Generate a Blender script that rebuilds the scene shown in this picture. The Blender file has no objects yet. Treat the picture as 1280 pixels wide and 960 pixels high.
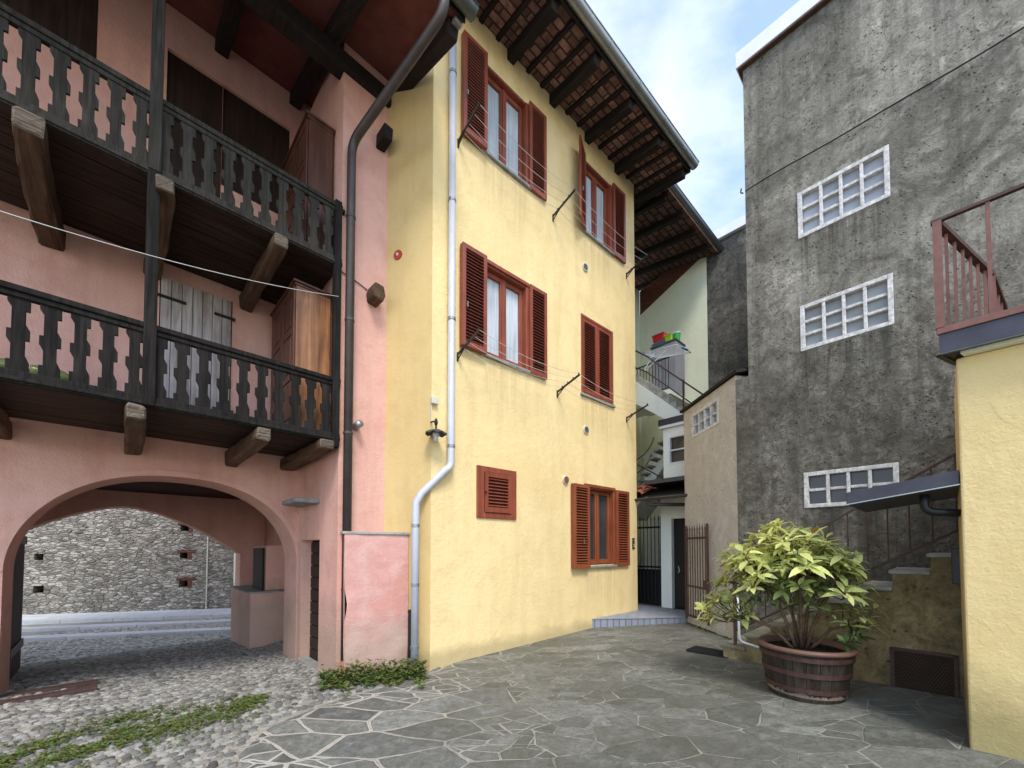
import bpy, math, random
from mathutils import Vector, Matrix, noise
random.seed(7)
R_ = math.radians
scene = bpy.context.scene
COL = scene.collection

# ------------------------------------------------------------------ materials
class NT:
    def __init__(s, m):
        m.use_nodes = True
        s.t = m.node_tree; s.t.nodes.clear()
    def n(s, typ, **kw):
        o = s.t.nodes.new(typ)
        for k, v in kw.items(): setattr(o, k, v)
        return o
    def l(s, a, b): s.t.links.new(a, b)
    def mixc(s, fac, a, b, blend='MIX'):
        m = s.n('ShaderNodeMix', data_type='RGBA', blend_type=blend)
        for sock, val in ((m.inputs[0], fac), (m.inputs[6], a), (m.inputs[7], b)):
            if isinstance(val, bpy.types.NodeSocket): s.l(val, sock)
            elif isinstance(val, (tuple, list)): sock.default_value = tuple(val)[:3] + (1,)
            else: sock.default_value = val
        return m.outputs[2]
    def math(s, op, a, b=None, clamp=False):
        m = s.n('ShaderNodeMath', operation=op, use_clamp=clamp)
        for i, val in enumerate((a, b)):
            if val is None: continue
            if isinstance(val, bpy.types.NodeSocket): s.l(val, m.inputs[i])
            else: m.inputs[i].default_value = val
        return m.outputs[0]
    def ramp(s, fac, p0, p1, c0=(0, 0, 0), c1=(1, 1, 1)):
        r = s.n('ShaderNodeValToRGB')
        r.color_ramp.elements[0].position = p0; r.color_ramp.elements[1].position = p1
        r.color_ramp.elements[0].color = tuple(c0) + (1,); r.color_ramp.elements[1].color = tuple(c1) + (1,)
        s.l(fac, r.inputs[0]); return r.outputs[0]
    def coords(s, scale=(1, 1, 1), world=False):
        if world:
            g = s.n('ShaderNodeNewGeometry').outputs['Position']
        else:
            g = s.n('ShaderNodeTexCoord').outputs['Object']
        mp = s.n('ShaderNodeMapping'); mp.inputs['Scale'].default_value = scale
        s.l(g, mp.inputs['Vector']); return mp.outputs[0]
    def noise(s, vec, scale, detail=4, rough=.6, dist=0):
        o = s.n('ShaderNodeTexNoise'); o.inputs['Scale'].default_value = scale
        o.inputs['Detail'].default_value = detail; o.inputs['Roughness'].default_value = rough
        o.inputs['Distortion'].default_value = dist
        s.l(vec, o.inputs['Vector']); return o.outputs['Fac']
    def voro(s, vec, scale, feature='F1', out='Distance', rnd=1):
        o = s.n('ShaderNodeTexVoronoi', feature=feature); o.inputs['Scale'].default_value = scale
        o.inputs['Randomness'].default_value = rnd
        s.l(vec, o.inputs['Vector']); return o.outputs[out]
    def out(s, col, rough=.85, bump=None, dist=.02, strength=1.0, spec=.25, metal=0, trans=0):
        b = s.n('ShaderNodeBsdfPrincipled')
        if isinstance(col, bpy.types.NodeSocket): s.l(col, b.inputs['Base Color'])
        else: b.inputs['Base Color'].default_value = tuple(col) + (1,)
        if isinstance(rough, bpy.types.NodeSocket): s.l(rough, b.inputs['Roughness'])
        else: b.inputs['Roughness'].default_value = rough
        b.inputs['Specular IOR Level'].default_value = spec
        b.inputs['Metallic'].default_value = metal
        if bump is not None:
            u = s.n('ShaderNodeBump'); u.inputs['Distance'].default_value = dist
            u.inputs['Strength'].default_value = strength
            s.l(bump, u.inputs['Height']); s.l(u.outputs[0], b.inputs['Normal'])
        o = s.n('ShaderNodeOutputMaterial'); s.l(b.outputs[0], o.inputs[0])
        return b

MATS = {}
def M(name):
    m = bpy.data.materials.new(name); MATS[name] = m
    return NT(m), m

def sepz(t, world=True):
    g = t.n('ShaderNodeNewGeometry').outputs['Position']
    sp = t.n('ShaderNodeSeparateXYZ'); t.l(g, sp.inputs[0]); return sp.outputs[2]

def drip(t, col, so_, xc_, hw_, zs_, streak, dark, amt):
    ax_ = t.math('ABSOLUTE', t.math('SUBTRACT', so_.outputs[0], xc_))
    fx = t.ramp(t.math('DIVIDE', ax_, hw_ * 2), .42, .56, (1, 1, 1), (0, 0, 0))
    dz = t.math('SUBTRACT', zs_, so_.outputs[2])
    fz = t.math('MULTIPLY', t.ramp(dz, .0, .02), t.ramp(dz, .03, 1.0, (1, 1, 1), (0, 0, 0)))
    f = t.math('MULTIPLY', t.math('MULTIPLY', fx, fz), t.ramp(streak, .38, .60))
    return t.mixc(t.math('MULTIPLY', f, amt), col, dark)
def stucco(name, c, c2, stain, basez=.55, bumpd=.006, patch=.5, grime=(.25, .22, .15), crack=True, sills=()):
    t, m = M(name)
    v = t.coords(world=True)
    big = t.noise(v, .55, 5, .6, .6)
    mid = t.noise(v, 3.2, 6, .65)
    vs = t.coords((3.2, 3.2, .32), world=True)
    streak = t.noise(vs, 1.3, 5, .6)
    col = t.mixc(t.ramp(big, .35, .7), c, c2)
    col = t.mixc(t.math('MULTIPLY', t.ramp(mid, .48, .72), patch), col, stain)
    col = t.mixc(t.math('MULTIPLY', t.ramp(streak, .48, .72), patch * .95), col, stain)
    fl = t.noise(v, 9, 7, .75, .6)
    col = t.mixc(t.math('MULTIPLY', t.ramp(fl, .56, .68), patch * .45), col, stain)
    col = t.mixc(t.math('MULTIPLY', t.ramp(t.noise(v, 1.4, 8, .7, 1.2), .56, .62), patch * .35), col, tuple(min(1, q * 1.12) for q in c))
    if sills:
        tc = t.n('ShaderNodeTexCoord').outputs['Object']; so_ = t.n('ShaderNodeSeparateXYZ'); t.l(tc, so_.inputs[0])
        s3 = t.noise(t.coords((7, 7, .25), world=True), 2.2, 5, .65)
        for xc_, hw_, zs_ in sills: col = drip(t, col, so_, xc_, hw_, zs_, s3, tuple(q * .62 for q in stain), .36)
    z = sepz(t)
    # grime at the foot of the wall, broken up by noise
    zz = t.math('ADD', z, t.math('MULTIPLY', mid, -basez * 1.1))
    foot = t.ramp(zz, -basez * .9, basez * .75, (1, 1, 1), (0, 0, 0))
    col = t.mixc(t.math('MULTIPLY', foot, .6), col, grime)
    if crack:
        wv = t.n('ShaderNodeMixRGB'); wv.inputs[0].default_value = .12
        nn = t.n('ShaderNodeTexNoise'); nn.inputs['Scale'].default_value = 2.5; t.l(v, nn.inputs['Vector'])
        t.l(v, wv.inputs[1]); t.l(nn.outputs['Color'], wv.inputs[2])
        cr = t.voro(wv.outputs[0], .9, 'DISTANCE_TO_EDGE')
        crm = t.ramp(cr, .0012, .004, (1, 1, 1), (0, 0, 0))
        crm = t.math('MULTIPLY', crm, t.ramp(t.noise(v, 1.1, 2), .56, .62))
        col = t.mixc(t.math('MULTIPLY', crm, .35), col, grime)
    fine = t.noise(v, 42, 6, .72)
    f2 = t.noise(v, 13, 4, .6)
    h = t.math('ADD', fine, t.math('MULTIPLY', f2, 1.1))
    h = t.math('ADD', h, t.math('MULTIPLY', big, 2.2))
    t.out(col, .93, h, bumpd, 1, .12)
    return m

YEL = stucco('yellow_stucco', (.87, .69, .365), (.81, .62, .30), (.66, .49, .235), patch=.42, basez=.2, bumpd=.007, grime=(.38, .30, .16), sills=((1.25, .48, 7.18), (3.5, .5, 7.2), (1.25, .48, 4.2), (3.47, .52, 4.2), (3.52, .5, 1.14)))
YEL2 = stucco('ochre_yellow_stucco', (.76, .60, .30), (.70, .53, .235), (.60, .44, .19), patch=.35, basez=.6, bumpd=.006, grime=(.15, .145, .065))
YSIDE = stucco('shaded_yellow_stucco', (.68, .51, .24), (.62, .45, .20), (.52, .36, .16), patch=.4, basez=.3, bumpd=.003, grime=(.35, .28, .14))  # darker copy of the house yellow, side wall shade put into the colour
PINK = stucco('pink_stucco', (.72, .43, .355), (.66, .36, .29), (.54, .27, .21), patch=.5, basez=.75, bumpd=.007, grime=(.34, .27, .2))
PINKB = stucco('worn_pink_stucco', (.66, .39, .345), (.57, .28, .235), (.70, .48, .44), patch=.6, basez=.6, bumpd=.007, grime=(.38, .31, .24))
CREAM = stucco('pale_green_plaster', (.82, .84, .66), (.76, .78, .60), (.62, .64, .50), patch=.25, basez=.4, bumpd=.005)
WHITEP = stucco('white_green_plaster', (.86, .88, .80), (.80, .82, .74), (.6, .62, .55), patch=.2, basez=.2, bumpd=.004)

def rough_wall(name, dark, mid, light, greenz=None, bd=.03, lo=.42, hi=.66, s=1.0):
    t, m = M(name)
    v = t.coords(world=True)
    big = t.noise(v, .7 * s, 6, .65, 1.2)
    m2 = t.noise(v, 6.5 * s, 9, .8, .5)
    fine = t.noise(v, 22 * s, 8, .8)
    streak = t.noise(t.coords((4, 4, .3), world=True), 1.6, 6, .65)
    col = t.mixc(t.ramp(m2, .32, .68), dark, mid)
    col = t.mixc(t.math('MULTIPLY', t.ramp(big, lo, hi), t.ramp(m2, .38, .6)), col, light)
    col = t.mixc(t.math('MULTIPLY', t.ramp(streak, .5, .68), .55), col, dark)
    col = t.mixc(t.math('MULTIPLY', t.ramp(fine, .38, .62), .5), t.mixc(.55, col, dark), col)
    pits = t.voro(v, 17 * s, 'F1')
    pitm = t.math('MULTIPLY', t.ramp(pits, .1, .26, (1, 1, 1), (0, 0, 0)), t.ramp(t.noise(v, 6, 3), .42, .6))
    col = t.mixc(t.math('MULTIPLY', pitm, .7), col, tuple(x * .35 for x in dark))
    z = sepz(t)
    if greenz:
        zz = t.math('ADD', z, t.math('MULTIPLY', m2, -1.2))
        fm = t.ramp(t.math('MULTIPLY', zz, .2), greenz * .2 - .22, greenz * .2, (1, 1, 1), (0, 0, 0))
        col = t.mixc(t.math('MULTIPLY', fm, .6), col, (.22, .20, .15))
    h = t.math('ADD', t.math('MULTIPLY', m2, 1.6), fine)
    h = t.math('SUBTRACT', h, t.math('MULTIPLY', pitm, .6))
    t.out(col, .95, h, bd, 1, .1)
    return m
def greywall(sills=((-.935, .45, 5.62), (-.935, .45, 4.09), (-.935, .45, 2.02))):
    t, m = M('weathered_grey_render')
    v = t.coords(world=True)
    big = t.noise(v, .45, 6, .6, 1.0)
    mid = t.noise(v, 2.6, 8, .72, .8)
    lump = t.noise(v, 11, 8, .78, .4)
    fine = t.noise(v, 46, 6, .8)
    s1 = t.noise(t.coords((5, 5, .22), world=True), 1.5, 7, .7, .3)
    s2 = t.noise(t.coords((1.6, 1.6, .16), world=True), 1.4, 5, .6)
    z = sepz(t)
    col = t.mixc(t.ramp(lump, .36, .62), (.21, .198, .168), (.60, .575, .50))
    col = t.mixc(t.math('MULTIPLY', t.ramp(mid, .42, .58), .55), col, (.60, .58, .51))
    # pale ragged repairs and lichen
    pale = t.math('MULTIPLY', t.ramp(t.noise(v, 1.25, 12, .68, 1.4), .555, .60), t.ramp(lump, .40, .52))
    col = t.mixc(t.math('MULTIPLY', pale, .65), col, (.80, .77, .66))
    # soot streaks running down
    st = t.math('MULTIPLY', t.ramp(s1, .47, .66), t.ramp(s2, .36, .56))
    col = t.mixc(t.math('MULTIPLY', st, .55), col, (.085, .082, .072))
    col = t.mixc(t.math('MULTIPLY', t.ramp(big, .45, .58), .5), col, (.13, .122, .10))
    bl = t.noise(v, 1.0, 9, .66, 1.6)
    col = t.mixc(t.math('MULTIPLY', t.ramp(bl, .52, .60), .5), col, (.095, .088, .072))
    # darker brown zone low down, pale zone at mid height
    zn = t.math('ADD', z, t.math('MULTIPLY', t.math('SUBTRACT', mid, .5), 2.2))
    lowdark = t.ramp(t.math('MULTIPLY', zn, .1), .34, .50, (1, 1, 1), (0, 0, 0))
    col = t.mixc(t.math('MULTIPLY', lowdark, t.ramp(lump, .30, .62, (.88,) * 3, (.42,) * 3)), col, (.085, .076, .052))
    if sills:
        tc = t.n('ShaderNodeTexCoord').outputs['Object']; so_ = t.n('ShaderNodeSeparateXYZ'); t.l(tc, so_.inputs[0])
        for xc_, hw_, zs_ in sills: col = drip(t, col, so_, xc_, hw_, zs_, s1, (.06, .058, .05), .8)
    pits = t.voro(v, 24, 'F1'); pm = t.math('MULTIPLY', t.ramp(pits, .12, .28, (1, 1, 1), (0, 0, 0)), t.ramp(t.noise(v, 4, 4, .7), .45, .58))
    col = t.mixc(t.math('MULTIPLY', pm, .8), col, (.035, .034, .03))
    col = t.mixc(t.math('MULTIPLY', t.ramp(fine, .35, .6, (1, 1, 1), (0, 0, 0)), .35), col, (.10, .097, .085))
    h = t.math('ADD', t.math('MULTIPLY', lump, 1.5), t.math('MULTIPLY', fine, .5))
    h = t.math('ADD', h, t.math('MULTIPLY', pale, .25))
    h = t.math('SUBTRACT', h, t.math('MULTIPLY', pm, .6))
    t.out(col, .95, h, .05, 1, .1)
    return m
GREY = greywall()
BEIGE = rough_wall('weathered_beige_render', (.56, .51, .45), (.80, .74, .66), (.88, .84, .77), bd=.03)
DARKW = rough_wall('dark_mossy_render', (.07, .068, .06), (.27, .262, .235), (.48, .46, .41), bd=.08)
STAIRW = rough_wall('mossy_stair_render', (.13, .11, .065), (.50, .38, .19), (.74, .60, .32), bd=.02, lo=.4, hi=.6, s=.8)

def wood(name, c, c2, scale=(1, 1, 1), rough=.7, bd=.003, gr=26, axis='z', spec=.2):
    t, m = M(name)
    s = {'z': (1, 1, .06), 'x': (.06, 1, 1), 'y': (1, .06, 1)}[axis]
    v = t.coords(s)
    g = t.noise(v, gr, 6, .7, .8)
    b = t.noise(t.coords(), 2.2, 4, .6)
    col = t.mixc(t.ramp(g, .36, .66), c, c2)
    col = t.mixc(t.math('MULTIPLY', t.ramp(b, .4, .75), .5), col, tuple(x * .55 for x in c))
    t.out(col, rough, g, bd, .8, spec)
    return m
DARKWOOD = wood('dark_stained_wood', (.010, .009, .008), (.034, .029, .026), rough=.75, gr=30, spec=.08)
GREYWOOD = wood('weathered_black_wood', (.026, .023, .019), (.066, .060, .052), rough=.75, gr=30, spec=.08)
DARKBEAM = wood('dark_roof_timber', (.014, .011, .010), (.035, .027, .024), rough=.8, axis='y')
SHUT = wood('red_brown_varnished_wood', (.205, .048, .026), (.32, .085, .045), rough=.42, gr=20, spec=.4)
SHUT2 = wood('orange_brown_varnished_wood', (.205, .050, .02), (.33, .092, .038), rough=.4, gr=20, spec=.4)
CAB = wood('varnished_wardrobe_wood', (.11, .038, .014), (.46, .215, .085), rough=.4, gr=9, spec=.4)
CABD = wood('dark_varnished_door_wood', (.055, .022, .014), (.14, .055, .032), rough=.45, gr=14, spec=.35)
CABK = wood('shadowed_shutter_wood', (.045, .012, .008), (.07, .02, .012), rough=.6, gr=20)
PALEWOOD = wood('pale_sheen_plank_wood', (.27, .21, .19), (.60, .55, .53), rough=.5, gr=16)  # pale tone puts the reflection on the planks into their colour
DOORW = wood('dark_door_wood', (.02, .012, .01), (.045, .028, .022), rough=.6, gr=16)
OLDBEAM = wood('old_cracked_timber', (.06, .035, .022), (.17, .105, .065), rough=.85, bd=.02, axis='y', gr=13)
ENDW = wood('pale_cut_timber_end', (.05, .036, .027), (.24, .19, .145), rough=.9, bd=.012, gr=40, axis='x')
BARREL = wood('stained_barrel_wood', (.018, .013, .009), (.065, .048, .035), rough=.6, gr=14)

def plain(name, c, rough=.6, metal=0, var=.25, sc=8, bd=.002, spec=.4):
    t, m = M(name)
    v = t.coords(world=True)
    n = t.noise(v, sc, 6, .65)
    n2 = t.noise(v, sc * .22, 4, .6)
    col = t.mixc(t.ramp(n, .35, .7), tuple(x * (1 - var) for x in c), tuple(min(1, x * (1 + var)) for x in c))
    col = t.mixc(t.math('MULTIPLY', t.ramp(n2, .45, .75), var * 1.4, True), col, tuple(x * .5 for x in c))
    t.out(col, rough, n, bd, .6, spec, metal)
    return m
WPIPE = plain('white_painted_pipe', (.52, .54, .60), .35, .0, .08, 4)
BPIPE = plain('brown_metal_pipe', (.075, .06, .055), .45, .3, .2, 5)
COPPER = plain('green_copper_pipe', (.10, .115, .105), .5, .4, .25, 6)
GUTM = plain('galvanised_gutter', (.33, .345, .34), .38, .75, .15, 3)
RUST = plain('rust_brown_paint', (.19, .085, .065), .55, .1, .2, 12)
RUSTD = plain('dark_rusty_iron', (.085, .045, .038), .6, .2, .3, 18)
STEEL = plain('dark_steel_beam', (.052, .048, .062), .42, .3, .2, 6)
IRON = plain('black_iron', (.02, .02, .021), .45, .5, .2, 12)
IRONG = plain('grey_iron_bracket', (.05, .05, .055), .4, .6, .2, 12)
LINE = plain('pale_cord', (.6, .6, .58), .6, 0, .1)
CABLE = plain('black_cable', (.015, .015, .016), .6, 0, .1)
STONE = plain('grey_stone', (.27, .27, .26), .8, 0, .25, 9, .006, .2)
PSTONE = plain('pale_stone_tread', (.36, .355, .32), .8, 0, .25, 6, .006, .2)
MSTONE = plain('mossy_stone_tread', (.22, .215, .16), .85, 0, .35, 6, .006, .2)
CONC = plain('old_white_painted_concrete', (.60, .59, .58), .85, 0, .34, 26, .004, .2)
WPAINT = plain('white_paint', (.74, .76, .80), .5, 0, .06, 3)
GPLAST = plain('grey_plastic', (.25, .26, .29), .45, 0, .08, 3)
GPLASTD = plain('dark_grey_plastic', (.09, .095, .11), .45, 0, .08, 3)
REDP = plain('red_plastic', (.55, .03, .035), .35, 0, .05, 3)
LIME = plain('lime_plastic', (.38, .60, .04), .35, 0, .05, 3)
GREENP = plain('green_plastic', (.04, .42, .10), .35, 0, .05, 3)
TEAL = plain('teal_plastic', (.03, .28, .34), .4, 0, .05, 3)
BLUEP = plain('blue_plastic', (.12, .22, .50), .4, 0, .05, 3)
TERRA = plain('terracotta', (.33, .115, .07), .8, 0, .35, 10, .004, .15)
TERRAP = plain('terracotta_plastic', (.15, .080, .058), .5, 0, .12, 10, .002, .35)
HOOP = plain('red_rusty_hoop', (.07, .034, .027), .6, .1, .3, 16)
WORNP = plain('worn_tan_paint', (.22, .17, .12), .9, 0, .35, 30)
SOIL = plain('soil', (.025, .018, .012), .95, 0, .5, 30, .02, .1)
BLACK = plain('unlit_backing_shade', (.02, .014, .014), .9, 0, .3, 3)  # near-black sheets: shade of rooms and holes put into the colour
DIRTYW = plain('ivory_plastic', (.62, .60, .50), .5, 0, .1, 6)
REDPL = plain('red_enamel', (.40, .045, .03), .5, 0, .2, 30)
MATM = plain('black_rubber', (.012, .013, .016), .75, 0, .3, 40)
ENAMEL = plain('dark_enamel', (.06, .06, .065), .5, .2, .3, 20)
GLASSLAMP = plain('frosted_glass', (.5, .5, .48), .25, 0, .08, 10)
BRICK = None

def brickmat(name, c1, c2, mortar, sx=.25, sy=.07, ms=.012, plane='xz', noisecol=(.05, .04, .035), amt=.4):
    t, m = M(name)
    tc = t.n('ShaderNodeTexCoord').outputs['Object']
    sp = t.n('ShaderNodeSeparateXYZ'); t.l(tc, sp.inputs[0])
    cb = t.n('ShaderNodeCombineXYZ')
    idx = {'xz': (0, 2), 'xy': (0, 1), 'yx': (1, 0), 'yz': (1, 2)}[plane]
    t.l(sp.outputs[idx[0]], cb.inputs[0]); t.l(sp.outputs[idx[1]], cb.inputs[1])
    b = t.n('ShaderNodeTexBrick'); b.inputs['Scale'].default_value = 1
    b.inputs['Brick Width'].default_value = sx; b.inputs['Row Height'].default_value = sy
    b.inputs['Mortar Size'].default_value = ms; b.inputs['Mortar Smooth'].default_value = .2
    b.inputs['Color1'].default_value = c1 + (1,); b.inputs['Color2'].default_value = c2 + (1,)
    b.inputs['Mortar'].default_value = mortar + (1,)
    t.l(cb.outputs[0], b.inputs['Vector'])
    n = t.noise(t.coords(), 7, 6, .7)
    col = t.mixc(t.math('MULTIPLY', t.ramp(n, .4, .68), amt), b.outputs['Color'], noisecol)
    h = t.math('ADD', t.math('MULTIPLY', b.outputs['Fac'], -1), t.math('MULTIPLY', n, .5))
    t.out(col, .88, h, .012, 1, .15)
    return m
BRICK = brickmat('old_red_brick', (.26, .085, .05), (.18, .06, .04), (.06, .045, .04), .22, .065)
SOFFIT = brickmat('terracotta_roof_slabs', (.40, .23, .19), (.16, .085, .07), (.06, .04, .035), .30, .12, .014, 'xy', (.035, .025, .022), .75)
TILES = brickmat('grey_porch_tile', (.30, .32, .37), (.26, .28, .33), (.20, .21, .23), .2, .2, .008, 'xy', (.2, .21, .24), .25)
TILEV = brickmat('grey_porch_tile_edge', (.28, .30, .36), (.22, .24, .29), (.13, .13, .14), .115, .3, .008, 'xz', (.16, .17, .19), .3)
MESHM = brickmat('rusty_wire_mesh', (.012, .01, .009), (.016, .012, .01), (.075, .05, .035), .022, .02, .005, 'xz', (.02, .015, .01), .4)

def glassmat(name, c, rough=.12):
    t, m = M(name)
    v = t.coords()
    n = t.noise(v, 1.6, 3, .5)
    col = t.mixc(t.ramp(n, .35, .7), tuple(x * .6 for x in c), c)
    t.out(col, rough, t.noise(v, 3, 2), .002, .3, .6)
    return m
GLASS = glassmat('window_glass', (.05, .055, .06), .06)
GLASSF = glassmat('frosted_window_glass', (.42, .45, .50), .4)
GLASSG = glassmat('dusty_window_glass', (.30, .31, .31), .4)
GLASSD = glassmat('dark_dusty_glass', (.06, .05, .055), .3)
def curtain():
    t, m = M('net_curtain')
    v = t.coords((1, 1, .05))
    n = t.noise(v, 26, 3, .6)
    col = t.mixc(t.ramp(n, .35, .65), (.50, .56, .60), (.76, .80, .83))
    t.out(col, .8, n, .01, .8, .1)
    return m
CURT = curtain()
DUSKY = None

# leaves with per-corner colour
def leafmat(name, rough=.42, spec=.4):
    t, m = M(name)
    a = t.n('ShaderNodeVertexColor'); a.layer_name = 'tint'
    v = t.coords()
    n = t.noise(v, 60, 3, .6)
    col = t.mixc(t.math('MULTIPLY', t.ramp(n, .5, .62), .3), a.outputs[0], (.10, .22, .035))
    b = t.out(col, rough, None, spec=spec)
    b.inputs['Subsurface Weight'].default_value = 0
    tr = t.n('ShaderNodeBsdfTranslucent'); t.l(col, tr.inputs[0])
    mx = t.n('ShaderNodeMixShader'); mx.inputs[0].default_value = .34
    o = [x for x in t.t.nodes if x.type == 'OUTPUT_MATERIAL'][0]
    t.l(b.outputs[0], mx.inputs[1]); t.l(tr.outputs[0], mx.inputs[2]); t.l(mx.outputs[0], o.inputs[0])
    return m
LEAF = leafmat('spotted_laurel_leaf')
WEED = leafmat('weed_leaf', .6, .2)
def tintmat(name, rough=.8, sc=30):
    t, m = M(name)
    a = t.n('ShaderNodeVertexColor'); a.layer_name = 'tint'
    n = t.noise(t.coords(), sc, 5, .7)
    col = t.mixc(t.math('MULTIPLY', t.ramp(n, .35, .7), .45), a.outputs[0], (.10, .095, .08))
    t.out(col, rough, n, .004, .8, .2)
    return m
PEBBLE = tintmat('river_pebble')

def flagstone():
    t, m = M('flagstone_paving')
    v = t.coords(world=True)
    # slightly bent slab edges
    w = t.n('ShaderNodeTexNoise'); w.inputs['Scale'].default_value = 1.6; w.inputs['Detail'].default_value = 3
    t.l(v, w.inputs['Vector'])
    sub = t.n('ShaderNodeVectorMath', operation='SUBTRACT'); t.l(w.outputs['Color'], sub.inputs[0]); sub.inputs[1].default_value = (.5, .5, .5)
    sc = t.n('ShaderNodeVectorMath', operation='SCALE'); t.l(sub.outputs[0], sc.inputs[0]); sc.inputs['Scale'].default_value = .09
    ad = t.n('ShaderNodeVectorMath', operation='ADD'); t.l(v, ad.inputs[0]); t.l(sc.outputs[0], ad.inputs[1])
    mp = t.n('ShaderNodeMapping'); mp.inputs['Rotation'].default_value = (0, 0, R_(-28)); mp.inputs['Scale'].default_value = (1.35, 2.5, 0)
    t.l(ad.outputs[0], mp.inputs['Vector'])
    vv = mp.outputs[0]
    edge = t.n('ShaderNodeTexVoronoi', feature='DISTANCE_TO_EDGE', voronoi_dimensions='2D'); edge.inputs['Scale'].default_value = 1.35
    cell = t.n('ShaderNodeTexVoronoi', feature='F1', voronoi_dimensions='2D'); cell.inputs['Scale'].default_value = 1.35
    t.l(vv, edge.inputs['Vector']); t.l(vv, cell.inputs['Vector'])
    n1 = t.noise(v, 5, 6, .7); n2 = t.noise(v, 1.1, 4, .6); n3 = t.noise(v, 28, 6, .75)
    edge2 = t.n('ShaderNodeTexVoronoi', feature='DISTANCE_TO_EDGE', voronoi_dimensions='2D'); edge2.inputs['Scale'].default_value = 2.7
    cell2 = t.n('ShaderNodeTexVoronoi', feature='F1', voronoi_dimensions='2D'); cell2.inputs['Scale'].default_value = 2.7
    t.l(vv, edge2.inputs['Vector']); t.l(vv, cell2.inputs['Vector'])
    cs0 = t.n('ShaderNodeSeparateColor'); t.l(cell.outputs['Color'], cs0.inputs[0])
    split = t.math('GREATER_THAN', cs0.outputs[0], .5)
    dsub = t.math('ADD', t.math('MULTIPLY', edge2.outputs['Distance'], .62), t.math('MULTIPLY', t.math('SUBTRACT', 1, split), 1))
    dm = t.math('MINIMUM', edge.outputs['Distance'], dsub)
    d = t.math('ADD', dm, t.math('MULTIPLY', t.math('SUBTRACT', n1, .5), .085))
    # mortar wider on the left of the yard, thin and dirty towards the right
    sp = t.n('ShaderNodeSeparateXYZ'); t.l(v, sp.inputs[0])
    left = t.ramp(t.math('MULTIPLY', t.math('ADD', sp.outputs[0], 2.2), .3), .25, .8, (1, 1, 1), (0, 0, 0))
    wid = t.math('ADD', t.math('MULTIPLY', left, .03), .017)
    wid = t.math('MULTIPLY', wid, t.math('ADD', .45, t.math('MULTIPLY', t.noise(v, 1.9, 4, .7), 1.1)))
    mort = t.math('SUBTRACT', 1, t.math('DIVIDE', d, wid), True)
    mort = t.ramp(mort, .05, .35)
    cs = t.n('ShaderNodeSeparateColor'); t.l(cell.outputs['Color'], cs.inputs[0])
    cs2 = t.n('ShaderNodeSeparateColor'); t.l(cell2.outputs['Color'], cs2.inputs[0])
    tone = t.math('ADD', t.math('MULTIPLY', cs.outputs[2], t.math('SUBTRACT', 1, split)), t.math('MULTIPLY', cs2.outputs[0], split))
    base = t.mixc(tone, (.14, .15, .14), (.40, .41, .385))
    base = t.mixc(t.math('MULTIPLY', cs.outputs[1], .45), base, (.145, .14, .10))
    base = t.mixc(t.math('MULTIPLY', t.ramp(n3, .4, .7), .35), base, (.075, .08, .072))
    base = t.mixc(t.math('MULTIPLY', t.ramp(n1, .50, .64), .5), base, (.36, .365, .335))
    n5 = t.noise(v, 14, 8, .82, .6)
    base = t.mixc(t.math('MULTIPLY', t.ramp(n5, .42, .60, (1, 1, 1), (0, 0, 0)), .55), base, (.045, .05, .042))
    base = t.mixc(t.math('MULTIPLY', t.ramp(t.noise(v, 2.6, 7, .75, .8), .52, .66), .6), base, (.10, .10, .075))
    # greenish darkening on the far and right side
    dk = t.math('MULTIPLY', t.math('SUBTRACT', 1, left), t.ramp(n2, .3, .6))
    base = t.mixc(t.math('MULTIPLY', dk, .55), base, (.095, .092, .066))
    mc = t.mixc(t.math('SUBTRACT', 1, left), (.54, .505, .44), (.44, .42, .36))
    show = t.math('MAXIMUM', t.ramp(t.noise(v, 2.3, 6, .75), .42, .56), left)
    show = t.math('ADD', t.math('MULTIPLY', show, .78), .14, True)
    col = t.mixc(t.math('MULTIPLY', mort, show), base, mc)
    gp = t.ramp(d, .0, .012, (1, 1, 1), (0, 0, 0))
    col = t.mixc(t.math('MULTIPLY', gp, .25), col, (.05, .05, .04))
    h = t.math('ADD', t.math('MULTIPLY', mort, -.8), t.math('MULTIPLY', n1, .8))
    h = t.math('ADD', h, t.math('MULTIPLY', n3, .35))
    h = t.math('ADD', h, t.math('MULTIPLY', tone, 1.0))
    h = t.math('ADD', h, t.math('MULTIPLY', n5, .6))
    rg = t.ramp(n1, .3, .7, (.42,) * 3, (.75,) * 3)
    t.out(col, rg, h, .022, 1, .35)
    return m
FLAG = flagstone()

def cobblebase():
    t, m = M('sandy_joint')
    v = t.coords(world=True)
    n = t.noise(v, 2, 6, .7); n2 = t.noise(v, 40, 5, .7)
    vo = t.voro(v, 14, 'F1')
    col = t.mixc(t.ramp(n, .35, .65), (.30, .28, .235), (.44, .41, .355))
    col = t.mixc(t.math('MULTIPLY', t.ramp(n2, .4, .65), .5), col, (.20, .185, .145))
    h = t.math('ADD', t.math('MULTIPLY', vo, -1.5), n2)
    t.out(col, .95, h, .012, 1, .1)
    return m
JOINT = cobblebase()

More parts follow.
